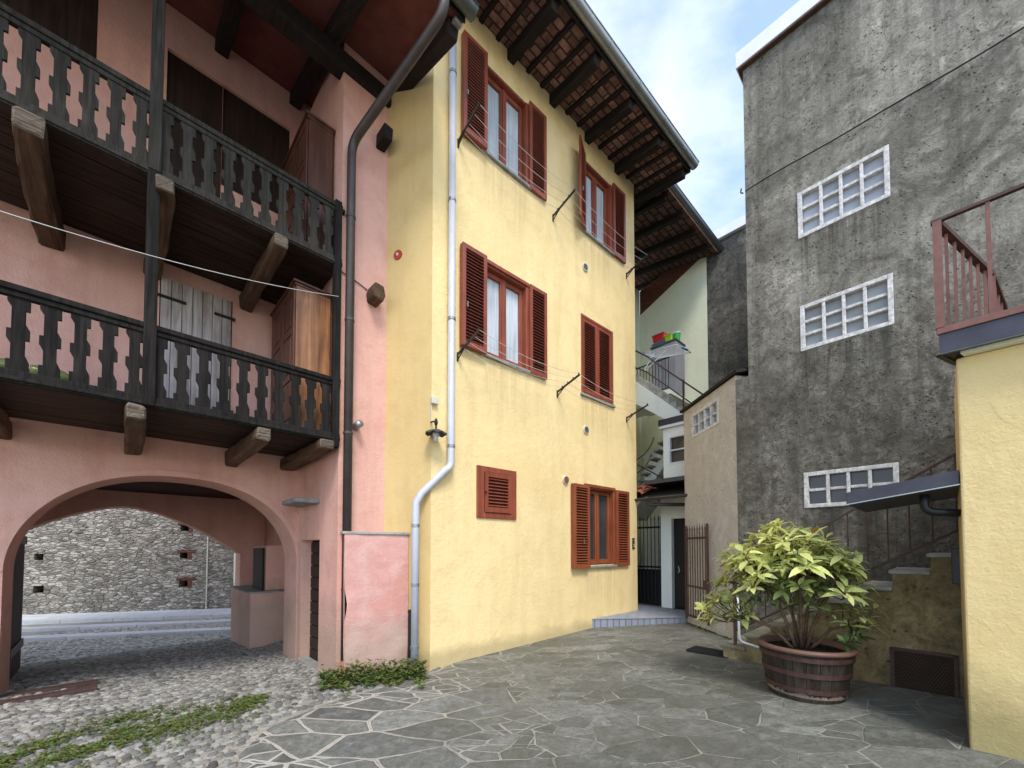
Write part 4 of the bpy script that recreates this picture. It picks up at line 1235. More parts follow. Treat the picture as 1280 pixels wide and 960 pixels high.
# mesh grille
g = MB().box(-.50, -.11, -.022, .0, .15, .51).build('cellar_grille', MESHM, st_)
MB().box(-.53, -.50, -.03, .0, .14, .53).box(-.11, -.085, -.03, .0, .13, .53).box(-.53, -.085, -.03, 0, .51, .535).build('frame', RUSTD, g)
MB().tube([(-.93, 0, .50), (-.93, -.05, .50)], .035, 14).tube([(-.93, -.05, .50), (-.93, -.06, .50)], .05, 14).build('pipe_end', RUSTD, st_)
# railing
t_ = FS.thing('stair_railing', 'rusty brown iron stair railing with thin uprights beside the grey wall', 'railing', 0, .06, 0)
sl = rise / run
def zrail(x, h): return .12 + rise + (x - xs0) * sl + h
xa, xb2 = -1.95, .5
m = MB().bar((xa, 0, zrail(xa, .80)), (xb2, 0, zrail(xb2, .80)), .03, .02); m.build('handrail', RUSTD, t_)
MB().bar((xa, 0, zrail(xa, .10)), (xb2, 0, zrail(xb2, .10)), .02, .022).build('bottom_rail', RUSTD, t_)
for k in range(16):
    x = xa + .03 + k * .155
    MB().box(x - .006, x + .006, -.006, .006, zrail(x, .10), zrail(x, .79)).build('upright', RUSTD, t_)
m = MB().box(xa - .015, xa + .015, -.015, .015, .26, zrail(xa, .80)); m.build('newel', RUSTD, t_)
t_ = FS.thing('handrail_stub', 'curved white metal handrail end at the bottom of the stone stairs', 'handrail', -1.87, -.02, .3)
MB().tube(smoothpath([(-.02, 0, .62), (0, -.01, .06), (.25, -.02, .02)], .06, 5), .014, 8).build('tube', WPAINT, t_, smooth=True)
t_ = FS.thing('meter_box', 'small dark steel box fixed high on the stair side wall', 'box', -.03, -.0, 1.2)
MB().box(-.075, .2, -.1, 0, -.02, .30).build('casing', STEEL, t_, bevel=.006)
MB().box(-.08, .205, -.11, -.0, .30, .315).build('lid', STEEL, t_)
t_ = thing('rubber_mat', 'black ribbed rubber mat lying at the foot of the stone stairs', 'mat', (2.62, 5.38, gz(2.62, 5.38) + .004), R_(-47))
m = MB().box(-.22, .30, -.17, .17, 0, .012)
for k in range(-8, 11): m.box(k * .028 - .008, k * .028 + .008, -.165, .165, .012, .018)
m.build('ribbed_sheet', MATM, t_)

# ------------------------------------------------------------------ right foreground building
rb = FR.thing('ochre_building', 'ochre yellow corner building in the right foreground carrying a roof terrace', 'building', 0, 0, 0)
m = MB().box(0, 4, 0, 1.15, -.3, 2.83); m.build('wall', YEL2, rb, bevel=.012)
tp = [(-.09, -.12), (4.0, -.12), (4.0, 3.0), (.6, 3.0), (.30, 1.15)]
MB().prism([(x, y) for x, y in tp], 2.99, 3.035, 'z').build('terrace_edge', RUST, rb, bevel=.004)
MB().prism([(x + .012, y + .012) for x, y in tp[:1]] + [(4, -.108), (4, 3.0), (.61, 3.0), (.31, 1.15)], 2.852, 2.988, 'z').build('terrace_beam', STEEL, rb)
MB().prism([(.02, -.07), (4, -.07), (4, 3.0), (.63, 3.0), (.33, 1.15)], 2.832, 2.851, 'z').build('terrace_soffit', CREAM, rb)
MB().bar((-.09, -.115, 2.846), (4, -.115, 2.846), .03, .006).bar((-.09, -.12, 2.846), (.31, 1.15, 2.846), .03, .006).build('drip_strip', COPPER, rb)
t_ = FR.thing('terrace_railing', 'rust brown iron railing of the roof terrace at upper right', 'railing', -.07, -.10, 3.035)
rt = .76
m = MB().bar((0, 0, 0), (0, 0, rt), .045); m.build('corner_post', RUST, t_)
m = MB().bar((-.03, 0, rt + .01), (4, 0, rt + .01), .035, .02)
c1, c2, c3 = Vector((.0, .0, rt)), Vector((.30, 1.12, rt)), Vector((.42, 1.95, rt))
m.bar(c1, c2, .045, .035).bar(c2, c3, .045, .035); m.build('top_rail', RUSTD, t_)
for k in range(1, 12):
    x = k * .23
    MB().box(x - .010, x + .010, -.010, .010, 0, rt).build('upright', RUST, t_)
for k in range(1, 11):
    p = c1.lerp(c2, k / 7) if k < 7 else c2.lerp(c3, (k - 7) / 4)
    w_ = .022 if k == 7 else .009
    MB().box(p.x - w_, p.x + w_, p.y - w_, p.y + w_, 0, rt - .02).build('upright', RUST, t_)
cn = FR.thing('metal_canopy', 'dark sheet metal canopy sticking out behind the ochre corner', 'canopy', 0, 0, 1.9)
m = MB().add([(-.62, .03, -.045), (-.003, .03, .05), (-.003, 1.15, .05), (-.62, 1.15, -.045), (-.62, .03, .05), (-.003, .03, .15), (-.003, 1.15, .15), (-.62, 1.15, .05)],
             [(3, 2, 1, 0), (4, 5, 6, 7), (0, 1, 5, 4), (1, 2, 6, 5), (2, 3, 7, 6), (3, 0, 4, 7)])
m.build('sheet', STEEL, cn, bevel=.004)
MB().bar((-.63, .022, -.05), (-.003, .022, .045), .02, .008).build('edge_strip', GUTM, cn)
MB().tube(smoothpath([(-.18, .12, -.0), (-.18, .12, -.13), (.0, .12, -.15)], .06), .028, 10).build('brace', IRON, cn, smooth=True)

# ------------------------------------------------------------------ tub and shrub
TX, TY = 2.80, 3.86; TZ = gz(TX, TY) + .004
tub = thing('planter_tub', 'half barrel planter of dark staves with rusty red hoops and terracotta rim', 'planter', (TX, TY, TZ), .4)
tub.scale = (.92, .92, 1.0)
m = MB(); ns = 22
for k in range(ns):
    t0, t1 = 2 * math.pi * k / ns + .006, 2 * math.pi * (k + 1) / ns - .006
    vs = []
    for z, r in ((0, .325), (.1, .345), (.25, .372), (.40, .395), (.44, .398)):
        for rr in (r, r - .025):
            for t in (t0, (t0 + t1) / 2, t1): vs.append((rr * math.cos(t), rr * math.sin(t), z))
    fs = []
    for i in range(4):
        b0 = i * 6; fs += [(b0, b0 + 1, b0 + 7, b0 + 6), (b0 + 1, b0 + 2, b0 + 8, b0 + 7), (b0 + 3, b0 + 9, b0 + 10, b0 + 4), (b0 + 4, b0 + 10, b0 + 11, b0 + 5), (b0, b0 + 6, b0 + 9, b0 + 3), (b0 + 2, b0 + 5, b0 + 11, b0 + 8)]
    m.add(vs, fs)
m.build('staves', BARREL, tub)
MB().lathe([(0, .01), (.30, .01), (.335, .20), (.36, .42), (.0, .42)], 32).build('lining', SOIL, tub, smooth=False)
for z, r in ((.10, .347), (.245, .373), (.385, .395)):
    MB().lathe([(r - .002, z - .02), (r + .007, z - .02), (r + .010, z + .02), (r, z + .02)], 40).build('hoop', HOOP, tub, smooth=False)
MB().lathe([(.375, .42), (.405, .425), (.425, .435), (.43, .45), (.42, .465), (.39, .47), (.36, .462), (.345, .44), (.34, .41)], 48).build('rim', TERRAP, tub, smooth=True)
m = MB(); nn2 = 20
m.add([(0, 0, .425)] + [((.34 * math.cos(2 * math.pi * k / nn2)), (.34 * math.sin(2 * math.pi * k / nn2)), .412 + random.uniform(-.006, .006)) for k in range(nn2)],
      [(0, k + 1, (k + 1) % nn2 + 1) for k in range(nn2)])
for k in range(160):
    a = random.uniform(0, 6.28); r = random.uniform(0, .31)
    s_ = random.uniform(.008, .02); x, y = r * math.cos(a), r * math.sin(a)
    m.add([(x - s_, y, .42), (x + s_, y, .42), (x, y + s_, .42), (x, y, .42 + s_)], [(0, 1, 3), (1, 2, 3), (2, 0, 3)])
m.build('soil', SOIL, tub)
# worn pale patches on the foot of the staves
m = MB(); N_ = 240
def wh(t):
    h = .03 + .055 * noise.noise(Vector((t * 3.2, 0, 0))) + .03 * noise.noise(Vector((t * 15, 3, 0)))
    return max(.0, h)
for k in range(N_):
    t1_, t2_ = 2 * math.pi * k / N_, 2 * math.pi * (k + 1) / N_
    zb = .035
    def rr_(z): return .3265 + z * .2
    m.add([(rr_(z) * math.cos(q), rr_(z) * math.sin(q), z) for q, z in ((t1_, zb), (t2_, zb), (t2_, zb + wh(t2_)), (t1_, zb + wh(t1_)))], [(0, 1, 2, 3)])
m.build('worn_paint', WORNP, tub)

shrub = thing('potted_shrub', 'spotted laurel shrub with yellow green leaves growing in the barrel', 'shrub', (TX - .03, TY, TZ + .42), 0)
random.seed(21)
def leaf(m, base, d, up, L, W, col, droop=.25):
    d = d.normalized(); side = d.cross(up).normalized(); nrm = side.cross(d).normalized()
    prof = [(0, .04), (.18, .55), (.42, 1), (.68, .82), (.88, .36), (1, .02)]
    vs = []
    for s, w_ in prof:
        c = base + d * (L * s) - Vector((0, 0, 1)) * (droop * L * s * s)
        vs += [c - side * (W * w_ * .5) + nrm * (W * .13 * w_), c, c + side * (W * w_ * .5) + nrm * (W * .13 * w_)]
    fs = []
    for i in range(len(prof) - 1):
        fs += [(i * 3, i * 3 + 1, i * 3 + 4, i * 3 + 3), (i * 3 + 1, i * 3 + 2, i * 3 + 5, i * 3 + 4)]
    m.add(vs, fs, None, col)
def whorl(m, p, axis, n, L, bright):
    axis = axis.normalized()
    a = axis.cross(Vector((.3, .8, .1))).normalized(); b = axis.cross(a)
    ph = random.uniform(0, 6.28)
    for k in range(n):
        t = ph + 2 * math.pi * k / n + random.uniform(-.3, .3)
        el = random.uniform(-.15, .45) if k % 3 else random.uniform(.4, 1.0)
        d = (a * math.cos(t) + b * math.sin(t)) * math.cos(el) + axis * math.sin(el)
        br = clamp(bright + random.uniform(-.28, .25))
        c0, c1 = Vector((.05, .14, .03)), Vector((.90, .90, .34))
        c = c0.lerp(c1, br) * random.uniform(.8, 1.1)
        if random.random() < .012: c = Vector((.30, .15, .05))
        l = L * random.uniform(.5, 1.25)
        leaf(m, p + d * .012 - axis * random.uniform(0, .05), d, axis if abs(d.dot(axis)) < .95 else Vector((1, 0, 0)), l, l * random.uniform(.34, .44), tuple(c), random.uniform(.05, .42))
crown = MB(); stems = []
root = Vector((0, 0, -.02))
tips = []
# camera looks along (+.58,+.8); side = (.8,-.58)
S = Vector((.81, -.585, 0)); Dp = Vector((.585, .81, 0))
def add_tip(s, d, z, br, L=.15, n=8):
    tips.append((S * s + Dp * d + Vector((0, 0, z)), br, L, n))
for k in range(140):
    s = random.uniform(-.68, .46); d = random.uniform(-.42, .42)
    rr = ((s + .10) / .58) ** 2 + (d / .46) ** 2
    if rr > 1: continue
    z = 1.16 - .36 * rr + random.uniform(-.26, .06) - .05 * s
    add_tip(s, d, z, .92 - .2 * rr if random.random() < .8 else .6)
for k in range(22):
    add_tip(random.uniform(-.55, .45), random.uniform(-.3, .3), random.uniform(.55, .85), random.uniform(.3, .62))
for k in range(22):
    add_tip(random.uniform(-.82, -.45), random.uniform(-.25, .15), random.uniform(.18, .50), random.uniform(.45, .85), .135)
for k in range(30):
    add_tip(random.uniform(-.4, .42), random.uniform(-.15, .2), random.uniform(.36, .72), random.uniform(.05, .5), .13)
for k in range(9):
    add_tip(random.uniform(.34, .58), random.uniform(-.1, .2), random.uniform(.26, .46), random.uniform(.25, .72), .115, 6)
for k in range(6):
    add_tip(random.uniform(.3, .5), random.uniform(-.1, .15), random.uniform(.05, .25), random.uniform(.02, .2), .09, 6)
mains = []
for k, (s, d, z) in enumerate(((-.35, 0, .72), (-.18, .1, .8), (.0, -.08, .85), (.12, .15, .8), (.30, 0, .68), (-.5, -.1, .28), (.45, .05, .3))):
    e = S * s + Dp * d + Vector((0, 0, z)); b0 = root + S * (s * .12) + Dp * (d * .2)
    mid = b0.lerp(e, .5) + Vector((0, 0, .06)) - S * s * .06
    pts = [b0, b0.lerp(mid, .5) + S * random.uniform(-.01, .01), mid, mid.lerp(e, .5), e]
    MB().tube(pts, [.018, .016, .014, .011, .008], 7).build('stem', OLDBEAM, shrub, smooth=True)
    mains.append((mid, e))
tw = MB()
for p, br, L, n in tips:
    mid, e = min(mains, key=lambda q: (q[1] - p).length)
    q = mid.lerp(e, random.uniform(.4, 1))
    mm = q.lerp(p, .55) + Vector((0, 0, -.05))
    tw.tube([q, mm, p], [.006, .005, .004], 5)
    ax = (p - mm).normalized() * .6 + Vector((0, 0, .9)) + S * (p.dot(S)) * .8
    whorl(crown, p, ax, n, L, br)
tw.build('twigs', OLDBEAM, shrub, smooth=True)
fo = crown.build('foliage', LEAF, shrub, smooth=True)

# ------------------------------------------------------------------ weeds
def weedpatch(name, label, pts_fn, n, seed, h=.05, L=.035, dark=.4):
    random.seed(seed); m = MB()
    for k in range(n):
        r = pts_fn()
        if r is None: continue
        x, y, den = r
        z = gz(x, y) - .004
        hh = h * random.uniform(.2, 1) * den
        nl = random.randint(4, 7); ph = random.uniform(0, 6.28)
        g = random.uniform(.6, 1.25)
        for j in range(nl):
            t = ph + 6.28 * j / nl + random.uniform(-.4, .4)
            d = Vector((math.cos(t), math.sin(t), random.uniform(.1, .9)))
            c = (.12 * g * random.uniform(.7, 1.5), .175 * g, .045 * g)
            if random.random() < .15: c = (.24, .2, .09)
            l = L * random.choice((.45, .7, 1, 1, 1.5)) * random.uniform(.8, 1.2)
            p = Vector((x, y, z + hh * random.uniform(.3, 1)))
            side = Vector((-math.sin(t), math.cos(t), 0)) * l * .32
            a, b, cc = p, p + d * l * .5, p + d * l - Vector((0, 0, l * .2))
            m.add([a, b - side, cc, b + side], [(0, 1, 2, 3)], None, c)
    return tag(m.build(name, WEED), label, 'weeds', kind='stuff')
mossline = [(-2.42, 4.06, .14), (-2.62, 3.78, .36), (-2.9, 3.5, .5), (-3.15, 3.25, .56), (-3.35, 3.0, .5), (-3.5, 2.75, .35)]
def fn1():
    s = random.random() * (len(mossline) - 1.001); i = int(s); f = s - i
    a, b = mossline[i], mossline[i + 1]
    w_ = a[2] + (b[2] - a[2]) * f
    o = random.gauss(0, .45) * w_
    x, y = a[0] + (b[0] - a[0]) * f + o * .75, a[1] + (b[1] - a[1]) * f + o * -.66
    dn = noise.noise(Vector((x * 4, y * 4, 1))) + .45 * noise.noise(Vector((x * 11, y * 11, 3)))
    dn += random.uniform(-.5, .4)
    if dn < .0: return None
    return x, y, clamp(.4 + dn)
weedpatch('weeds', 'low green weeds growing between the cobbles left of the flagstones', fn1, 5000, 4, .016, .018)
def fn2():
    s = random.random()
    x = -2.16 + (1.10) * s; y = 4.60 + .30 * s
    o = abs(random.gauss(0, .15)) * (1.0 + .8 * noise.noise(Vector((s * 7, 2, 0))))
    x += .3 * -o * 0 + o * .35; y -= o * .9
    if Vector((x, y)).length < 4.3: return None
    return x, y, clamp(1.6 - o * 5, .2, 1.6)
weedpatch('weeds', 'leafy green weeds along the foot of the pink pier and white pipe', fn2, 720, 9, .15, .04)
def fn3():
    x, y, _ = FB.w(random.uniform(-1.5, .3), -abs(random.gauss(0, .04)))
    return x, y, .5
weedpatch('weeds', 'sparse moss and weeds at the foot of the beige outhouse wall', fn3, 260, 12, .03, .02)

# ------------------------------------------------------------------ porch and rear stair court
zt = .235
po = thing('tiled_porch', 'low porch platform of blue grey tiles at the passage entrance', 'porch', (0, 0, 0), 0)
pa, pbp = Vector((1.42, 7.20)), Vector((3.235, 7.36))
poly = [(1.42, 7.19), (3.235, 7.385), (4.1, 8.6), (4.6, 9.8), (3.6, 10.8), (2.45, 8.1)]
d_ = (Vector(poly[1]) - Vector(poly[0])); angp = math.atan2(d_.y, d_.x); fp = Frame(1.42, 7.19, math.degrees(angp))
po.location = (1.42, 7.19, 0); po.rotation_euler.z = angp
lp = [fp.inv(*p) for p in poly]
MB().prism(lp, -.1, zt - .012, 'z').build('riser', TILEV, po)
lp2 = [(lp[0][0] - .0, lp[0][1] - .012), (lp[1][0], lp[1][1] - .012)] + lp[2:]
def slopez(m, zl, zr2): pass
MB().prism(lp2, zt - .011, zt, 'z').build('tile_floor', TILES, po)

an = FD.thing('rear_annex', 'pale green plastered annex with black door and small upper window', 'annex', 0, 0, 0)
dz0 = zt
aw = [(.235, 1.0, dz0, 2.12), (.20, .62, 3.27, 3.87)]
m = MB().wall(.0, 1.9, 0, 2.70, .0, .25, aw[:1]).wall(.08, 1.9, 2.701, 4.05, .0, .25, aw[1:])
m.box(.0, .25, .252, 1.6, 0, 2.70).box(.08, .3, .252, 1.6, 2.701, 4.05)
m.build('wall', WHITEP, an)
MB().box(.235, 1.0, .12, .16, dz0, 2.12).build('door', IRON, an)
MB().tube([(.33, .10, 1.12), (.36, .09, 1.02), (.33, .08, .98)], .01, 6).build('door_handle', GUTM, an)
w = MB().box(.20, .235, -.01, .1, 3.27, 3.87).box(.585, .62, -.01, .1, 3.27, 3.87).box(.235, .585, -.01, .1, 3.27, 3.305).box(.235, .585, -.01, .1, 3.835, 3.87).box(.235, .585, .0, .1, 3.55, 3.58).build('window', WPAINT, an)
MB().box(.235, .585, .06, .065, 3.3, 3.84).build('pane', GLASS, w)
MB().box(.03, 1.95, -.08, 1.6, 4.053, 4.11).build('roof_slab', WPAINT, an)
MB().box(.02, 1.95, -.1, 1.6, 4.112, 4.24).build('roof_edge', STEEL, an)
# canopy over the gate
cp = FD.thing('porch_canopy', 'small terracotta tiled canopy with brown gutter over the passage', 'canopy', 0, 0, 2.42)
sl2 = .18
def zc(y): return .17 + sl2 * (y + .75)
m = MB().add([(-1.2, -.75, .06), (.95, -.75, .06), (.95, -.003, .34), (-1.2, -.003, .34), (-1.2, -.75, .10), (.95, -.75, .10), (.95, -.003, .38), (-1.2, -.003, .38)],
             [(3, 2, 1, 0), (4, 5, 6, 7), (0, 1, 5, 4), (1, 2, 6, 5), (2, 3, 7, 6), (3, 0, 4, 7)])
m.build('deck', DARKBEAM, cp)
rooftiles(cp, -1.2, .0, -.75, .1, lambda y: .10 + .37 * (y + .75), .17)
gutter(cp, -1.2, .95, -.80, .07, .045, BPIPE)
MB().box(.02, .95, -.74, .0, .36, .44).build('sheet_cover', STEEL, cp)
MB().tube(smoothpath([(.1, -.8, .1), (.12, -.75, -.05), (.75, -.5, -.08)], .06), .035, 10).build('downpipe', BPIPE, cp, smooth=True)
# barred gate across the way to the back stairs
bg = FD.thing('barred_gate', 'tall black barred iron gate beside the black door in the passage', 'gate', 0, .06, zt)
m = MB().bar((-.02, 0, 0), (-.02, 0, 1.95), .04).bar((-1.05, 0, 0), (-1.05, 0, 1.95), .04)
for z in (.05, .85, 1.72): m.bar((-1.05, 0, z), (-.02, 0, z), .015, .04)
m.build('frame', IRON, bg)
for k in range(11):
    x = -.96 + k * .088
    MB().tube([(x, 0, .03), (x, 0, 1.88)], .009, 6).tube([(x, 0, 1.88), (x, 0, 2.0)], [.016, .001], 6).build('bar', IRON, bg)
MB().box(-1.04, -.03, .01, .02, .05, .8).build('kick_panel', IRON, bg)

# cream stair house behind
ch = FQ.thing('cream_house', 'cream rear house with brick gable edge and lower tiled eaves', 'house', 0, 0, 0)
xc = -1.95
MB().add([(xc, 0, 0), (.017, 0, 0), (.017, 0, 9.42), (xc, 0, 8.55), (xc, .3, 0), (.017, .3, 0), (.017, .3, 9.42), (xc, .3, 8.55)],
         [(0, 1, 2, 3), (7, 6, 5, 4), (1, 5, 6, 2), (3, 2, 6, 7)]).build('wall', CREAM, ch)
MB().add([(xc, .01, 8.553), (.017, .01, 9.423), (.017, .01, 9.75), (xc, .01, 9.3), (xc, .28, 8.553), (.017, .28, 9.423), (.017, .28, 9.75), (xc, .28, 9.3)],
         [(0, 1, 2, 3), (7, 6, 5, 4), (3, 2, 6, 7), (0, 4, 5, 1)]).build('brick_gable', BRICK, ch)
# the wall parallel to the yellow facade, runs back towards the yellow house
MB().box(xc - .3, xc, -4.2, .0, 0, 9.3).build('wall', CREAM, ch)
# eaves of the cream house (eave line parallel to the yellow one): local y runs along it
m = MB()
ez, es = 9.27, -.16
def zq(x): return ez + es * (x - .25)
m.add([(.30, -4.4, zq(.3)), (.30, .35, zq(.3)), (-3.0, .35, zq(-3)), (-3.0, -4.4, zq(-3)), (.30, -4.4, zq(.3) + .06), (.30, .35, zq(.3) + .06), (-3.0, .35, zq(-3) + .06), (-3.0, -4.4, zq(-3) + .06)],
      [(0, 1, 2, 3), (7, 6, 5, 4), (0, 4, 5, 1), (1, 5, 6, 2), (2, 6, 7, 3), (3, 7, 4, 0)])
SOFF2 = brickmat('rear_roof_slabs', (.20, .105, .085), (.125, .062, .052), (.028, .02, .018), .34, .16, .02, 'yx', (.03, .022, .02), .55)
cr = m.build('roof', SOFF2, ch)
y = -4.1
while y < .3:
    MB().bar((.22, y, zq(.22) - .07), (-2.2, y, zq(-2.2) - .07), .11, .14, ).build('rafter', DARKBEAM, cr, bevel=.01); y += .72
m = MB()
n = 9; xg, zg, r = .39, zq(.3) + .03, .075
vs = []
for y in (-4.4, .38):
    for k in range(n):
        t = math.pi * k / (n - 1); vs.append((xg + r * math.cos(t), y, zg - r * math.sin(t)))
m.add(vs, [(k, k + 1, k + n + 1, k + n) for k in range(n - 1)] + [tuple(range(n)), tuple(range(n, 2 * n))])
m.tube([(xg + r, -4.4, zg), (xg + r, .38, zg)], .01, 6)
m.build('gutter', GUTM, cr, smooth=True)

# upper stair flight and landing, in front of the cream wall
sf = FD.thing('upper_staircase', 'white plastered outside stair flight with landing behind the yellow house', 'staircase', 0, 0, 0)
A0 = (-.93, 5.62); A1 = (.50, 4.27)
m = MB()
dy = (.35, 1.25)
# stringer slab
m.prism([(A0[0], A0[1]), (A1[0], A1[1]), (A1[0], A1[1] - .30), (A0[0] + .2, A0[1] - .72), (A0[0] - .5, A0[1] - .72)], *dy)
m.build('flight', WHITEP, sf)
n = 9
for k in range(n):
    x = A0[0] + (A1[0] - A0[0]) * k / n; z = A0[1] + (A1[1] - A0[1]) * k / n
    MB().box(x, x + .17, dy[0] + .03, dy[1], z - .12, z + .02).build('tread', PSTONE, sf)
MB().box(-1.6, -.35, 1.26, 2.5, 5.30, 5.42).build('landing', WHITEP, sf, bevel=.005)
MB().box(-1.9, A0[0], *dy, 5.28, 5.60).build('landing_edge', WHITEP, sf)
rl = FD.thing('stair_rail', 'brown iron handrail sloping down along the upper stair flight', 'railing', 0, .37, 0)
def szz(x): return A0[1] + (A1[1] - A0[1]) * (x - A0[0]) / (A1[0] - A0[0])
m = MB()
m.tube([(-1.3, 0, szz(-1.0) + .95), (-.5, 0, szz(-.5) + .78), (0, 0, szz(0) + .74), (.85, 0, szz(.85) + .70)], .016, 8).build('top_rail', RUSTD, rl, smooth=True)
MB().tube([(-1.3, 0, szz(-1.0) + .5), (-.5, 0, szz(-.5) + .40), (.1, 0, szz(.1) + .38), (.62, 0, szz(.62) + .35)], .014, 8).build('mid_rail', RUSTD, rl, smooth=True)
for x in (-.80, .37): MB().bar((x, -.01, szz(x) - .22), (x, -.01, szz(x) + .76), .028).build('post', RUSTD, rl)
lr = FD.thing('landing_railing', 'dark railing with close thin bars on the rear stair landing', 'railing', -.98, 1.28, 5.42)
MB().bar((-.55, 0, .8), (.60, 0, .8), .025).build('rail', IRON, lr); MB().bar((-.55, 0, .04), (.60, 0, .04), .02).build('rail', IRON, lr)
for k in range(14): MB().box(-.53 + k * .085, -.518 + k * .085, -.006, .006, .04, .8).build('bar', IRON, lr)
cb = FD.thing('storage_cabinet', 'tall grey plastic storage cabinet on the rear landing', 'cabinet', -.78, 1.75, 5.42)
MB().box(-.32, .36, 0, .5, 0, 1.42).build('body', GPLAST, cb, bevel=.008)
MB().box(-.34, .38, -.03, .53, 1.42, 1.46).build('top', GPLASTD, cb, bevel=.006)
for x in (-.31, .03): MB().box(x, x + .32, -.02, 0, .05, 1.38).build('door', GPLAST, cb, bevel=.004)
zt_ = 5.42 + 1.462
def tubb(name, label, x, y, z, w_, h_, mat, cat='tub'):
    t_ = FD.thing(name, label, cat, x, y, z)
    m = MB().add([(-w_ * .42, -.13, 0), (w_ * .42, -.13, 0), (w_ * .42, .13, 0), (-w_ * .42, .13, 0), (-w_ * .5, -.16, h_), (w_ * .5, -.16, h_), (w_ * .5, .16, h_), (-w_ * .5, .16, h_)],
                 [(3, 2, 1, 0), (4, 5, 6, 7), (0, 1, 5, 4), (1, 2, 6, 5), (2, 3, 7, 6), (3, 0, 4, 7)])
    m.build('body', mat, t_, bevel=.02)
    MB().box(-w_ * .52, w_ * .52, -.17, .17, h_ - .015, h_ + .004).build('rim', mat, t_, bevel=.006)
tubb('plastic_tub', 'teal plastic tub under the red one on the cabinet', -.93, 1.95, zt_, .36, .09, TEAL)
tubb('plastic_tub', 'red plastic tub on top of the teal one on the cabinet', -.93, 1.95, zt_ + .1, .34, .22, REDP)
tubb('plastic_tub', 'lime green plastic tub in the middle of the cabinet top', -.66, 1.95, zt_, .20, .2, LIME)
t_ = FD.thing('plastic_bucket', 'green bucket with white rim at the right of the cabinet top', 'bucket', -.49, 1.95, zt_)
MB().lathe([(0, 0), (.075, 0), (.095, .2), (.09, .2), (.0, .19)], 18).build('body', GREENP, t_, smooth=False)
MB().lathe([(.09, .195), (.103, .2), (.103, .225), (.09, .225)], 18).build('rim', WPAINT, t_)
dr_ = FD.thing('drying_rack', 'white wire clothes drying rack with blue ends hung over the railing', 'drying rack', -.35, .95, 6.22)
m = MB().tube([(-.55, 0, .16), (.35, -.1, .02), (.45, .45, -.02), (-.4, .5, .16), (-.55, 0, .16)], .012, 6)
m.build('frame', WPAINT, dr_, smooth=True)
m = MB()
for k in range(1, 9):
    a = Vector((-.55, 0, .16)).lerp(Vector((-.4, .5, .16)), k / 9); b = Vector((.35, -.1, .02)).lerp(Vector((.45, .45, -.02)), k / 9); m.tube([a, b], .005, 5)
m.build('wires', WPAINT, dr_)
MB().tube([(-.52, .0, .17), (-.6, .2, .24), (-.42, .45, .18)], .03, 8).tube([(.38, .1, .015), (.43, .33, 0)], .024, 8).build('end_bracket', BLUEP, dr_, smooth=True)
MB().bar((-.3, .1, .13), (-.5, -.0, -.25), .016).bar((.0, .1, .08), (-.5, .0, -.3), .016).build('leg', WPAINT, dr_)

# lower winding stair with grey treads
ws = FD.thing('winding_staircase', 'narrow winding stair with grey treads and curved rail behind the canopy', 'staircase', -.62, 1.0, 0)
for k in range(9):
    x = -.62 + k * .125; z = 2.62 + k * .155
    MB().prism([(x, -.40 - .03 * k), (x + .17, -.44 - .03 * k), (x + .22, .55), (x - .05, .55)], z, z + .04, 'z').build('tread', STONE if k > 2 else PSTONE, ws)
MB().prism([(-.75, 2.30), (.55, 3.92), (.55, 3.60), (-.55, 2.2)], -.36, .55).build('soffit', WHITEP, ws)
MB().prism([(-.9, 0), (.9, 0), (.9, 4.2), (-.9, 4.2)], 1.05, 1.15).build('back_wall', WHITEP, ws)
for r_, z_ in ((.55, 3.75), (.62, 4.15)):
    pts = [(-.55 + r_ * math.sin(a / 10 * 1.5), -.5 + .03 * a, z_ - r_ * math.cos(a / 10 * 1.5) + .05) for a in range(11)]
    MB().tube(pts, .013, 6).build('handrail', RUSTD, ws, smooth=True)
MB().tube([(-.55, -.72, 3.75), (.55, -.72, 3.05)], .016, 6).build('handrail', RUSTD, ws)
MB().tube([(-.45, -.72, 3.1), (.55, -.72, 2.5)], .016, 6).build('handrail', RUSTD, ws)
# white parapet beyond the shed roof
pw = FD.thing('white_parapet', 'low white parapet with dark capping beyond the outhouse roof', 'parapet', 1.0, .9, 0)
MB().box(-.35, 2.2, 0, .12, 4.3, 4.78).build('wall', WHITEP, pw)
MB().box(-.36, 2.2, -.03, .15, 4.79, 4.83).build('capping', STEEL, pw)

# ------------------------------------------------------------------ camera, light, world
cam = bpy.data.cameras.new('camera'); co = bpy.data.objects.new('camera', cam); COL.objects.link(co)
co.location = (0, 0, 1.5); co.rotation_euler = (R_(91.8), 0, 0)
cam.sensor_width = 36; cam.sensor_fit = 'HORIZONTAL'; cam.lens = 500 / 1280 * 36; cam.shift_y = (669.3 - 480) / 1280
cam.clip_start = .05; cam.clip_end = 500
scene.camera = co

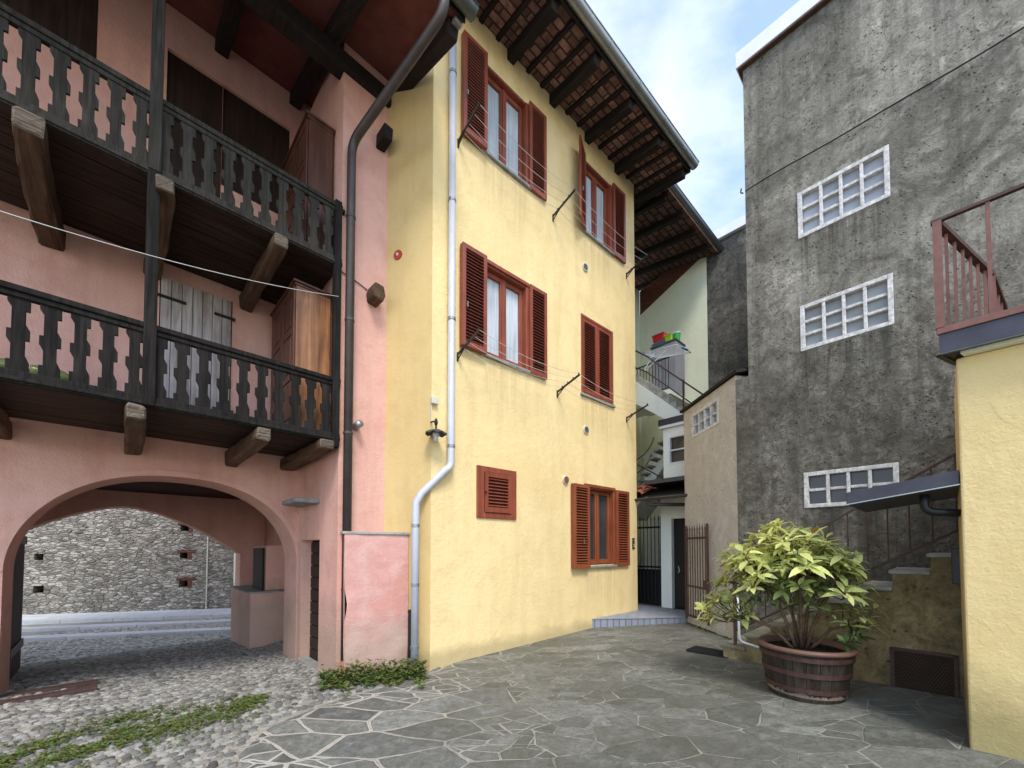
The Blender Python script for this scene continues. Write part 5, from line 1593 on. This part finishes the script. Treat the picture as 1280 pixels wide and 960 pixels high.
sun = bpy.data.lights.new('sun', 'SUN'); so = bpy.data.objects.new('sun', sun); COL.objects.link(so)
el, az = R_(54), R_(166)      # azimuth clockwise from +Y
dirv = Vector((math.sin(az) * math.cos(el), math.cos(az) * math.cos(el), math.sin(el)))
so.rotation_euler = dirv.to_track_quat('Z', 'Y').to_euler(); so.location = dirv * 20
sun.energy = 3.2; sun.angle = R_(18); sun.color = (1, .95, .88)

world = bpy.data.worlds.new('World'); scene.world = world; world.use_nodes = True
t = NT(world)
sky = t.n('ShaderNodeTexSky'); sky.sky_type = 'NISHITA'; sky.sun_disc = False
sky.sun_elevation = el; sky.sun_rotation = az; sky.air_density = 1; sky.dust_density = .6; sky.ozone_density = 1.2
g = t.n('ShaderNodeTexCoord').outputs['Generated']
sp = t.n('ShaderNodeSeparateXYZ'); t.l(g, sp.inputs[0])
zz = t.math('ADD', t.math('MAXIMUM', sp.outputs[2], 0), .18)
cbn = t.n('ShaderNodeCombineXYZ'); t.l(t.math('DIVIDE', sp.outputs[0], zz), cbn.inputs[0]); t.l(t.math('DIVIDE', sp.outputs[1], zz), cbn.inputs[1])
c1 = t.noise(cbn.outputs[0], .75, 9, .58, .5)
c2 = t.noise(cbn.outputs[0], 4.5, 5, .6, .3)
cc = t.math('ADD', t.math('MULTIPLY', c1, .85), t.math('MULTIPLY', c2, .15))
mask = t.ramp(cc, .44, .60)
skyb = t.n('ShaderNodeVectorMath', operation='SCALE'); t.l(sky.outputs[0], skyb.inputs[0]); skyb.inputs['Scale'].default_value = .42
col = t.mixc(t.math('ADD', t.math('MULTIPLY', mask, .80), .12), skyb.outputs[0], (1.36, 1.40, 1.46))
bg_ = t.n('ShaderNodeBackground'); t.l(col, bg_.inputs[0]); bg_.inputs[1].default_value = 1.08
ow = t.n('ShaderNodeOutputWorld'); t.l(bg_.outputs[0], ow.inputs[0])

scene.render.engine = 'CYCLES'
scene.view_settings.view_transform = 'Standard'; scene.view_settings.look = 'None'; scene.view_settings.exposure = 0
scene.render.resolution_x = 1024; scene.render.resolution_y = 768
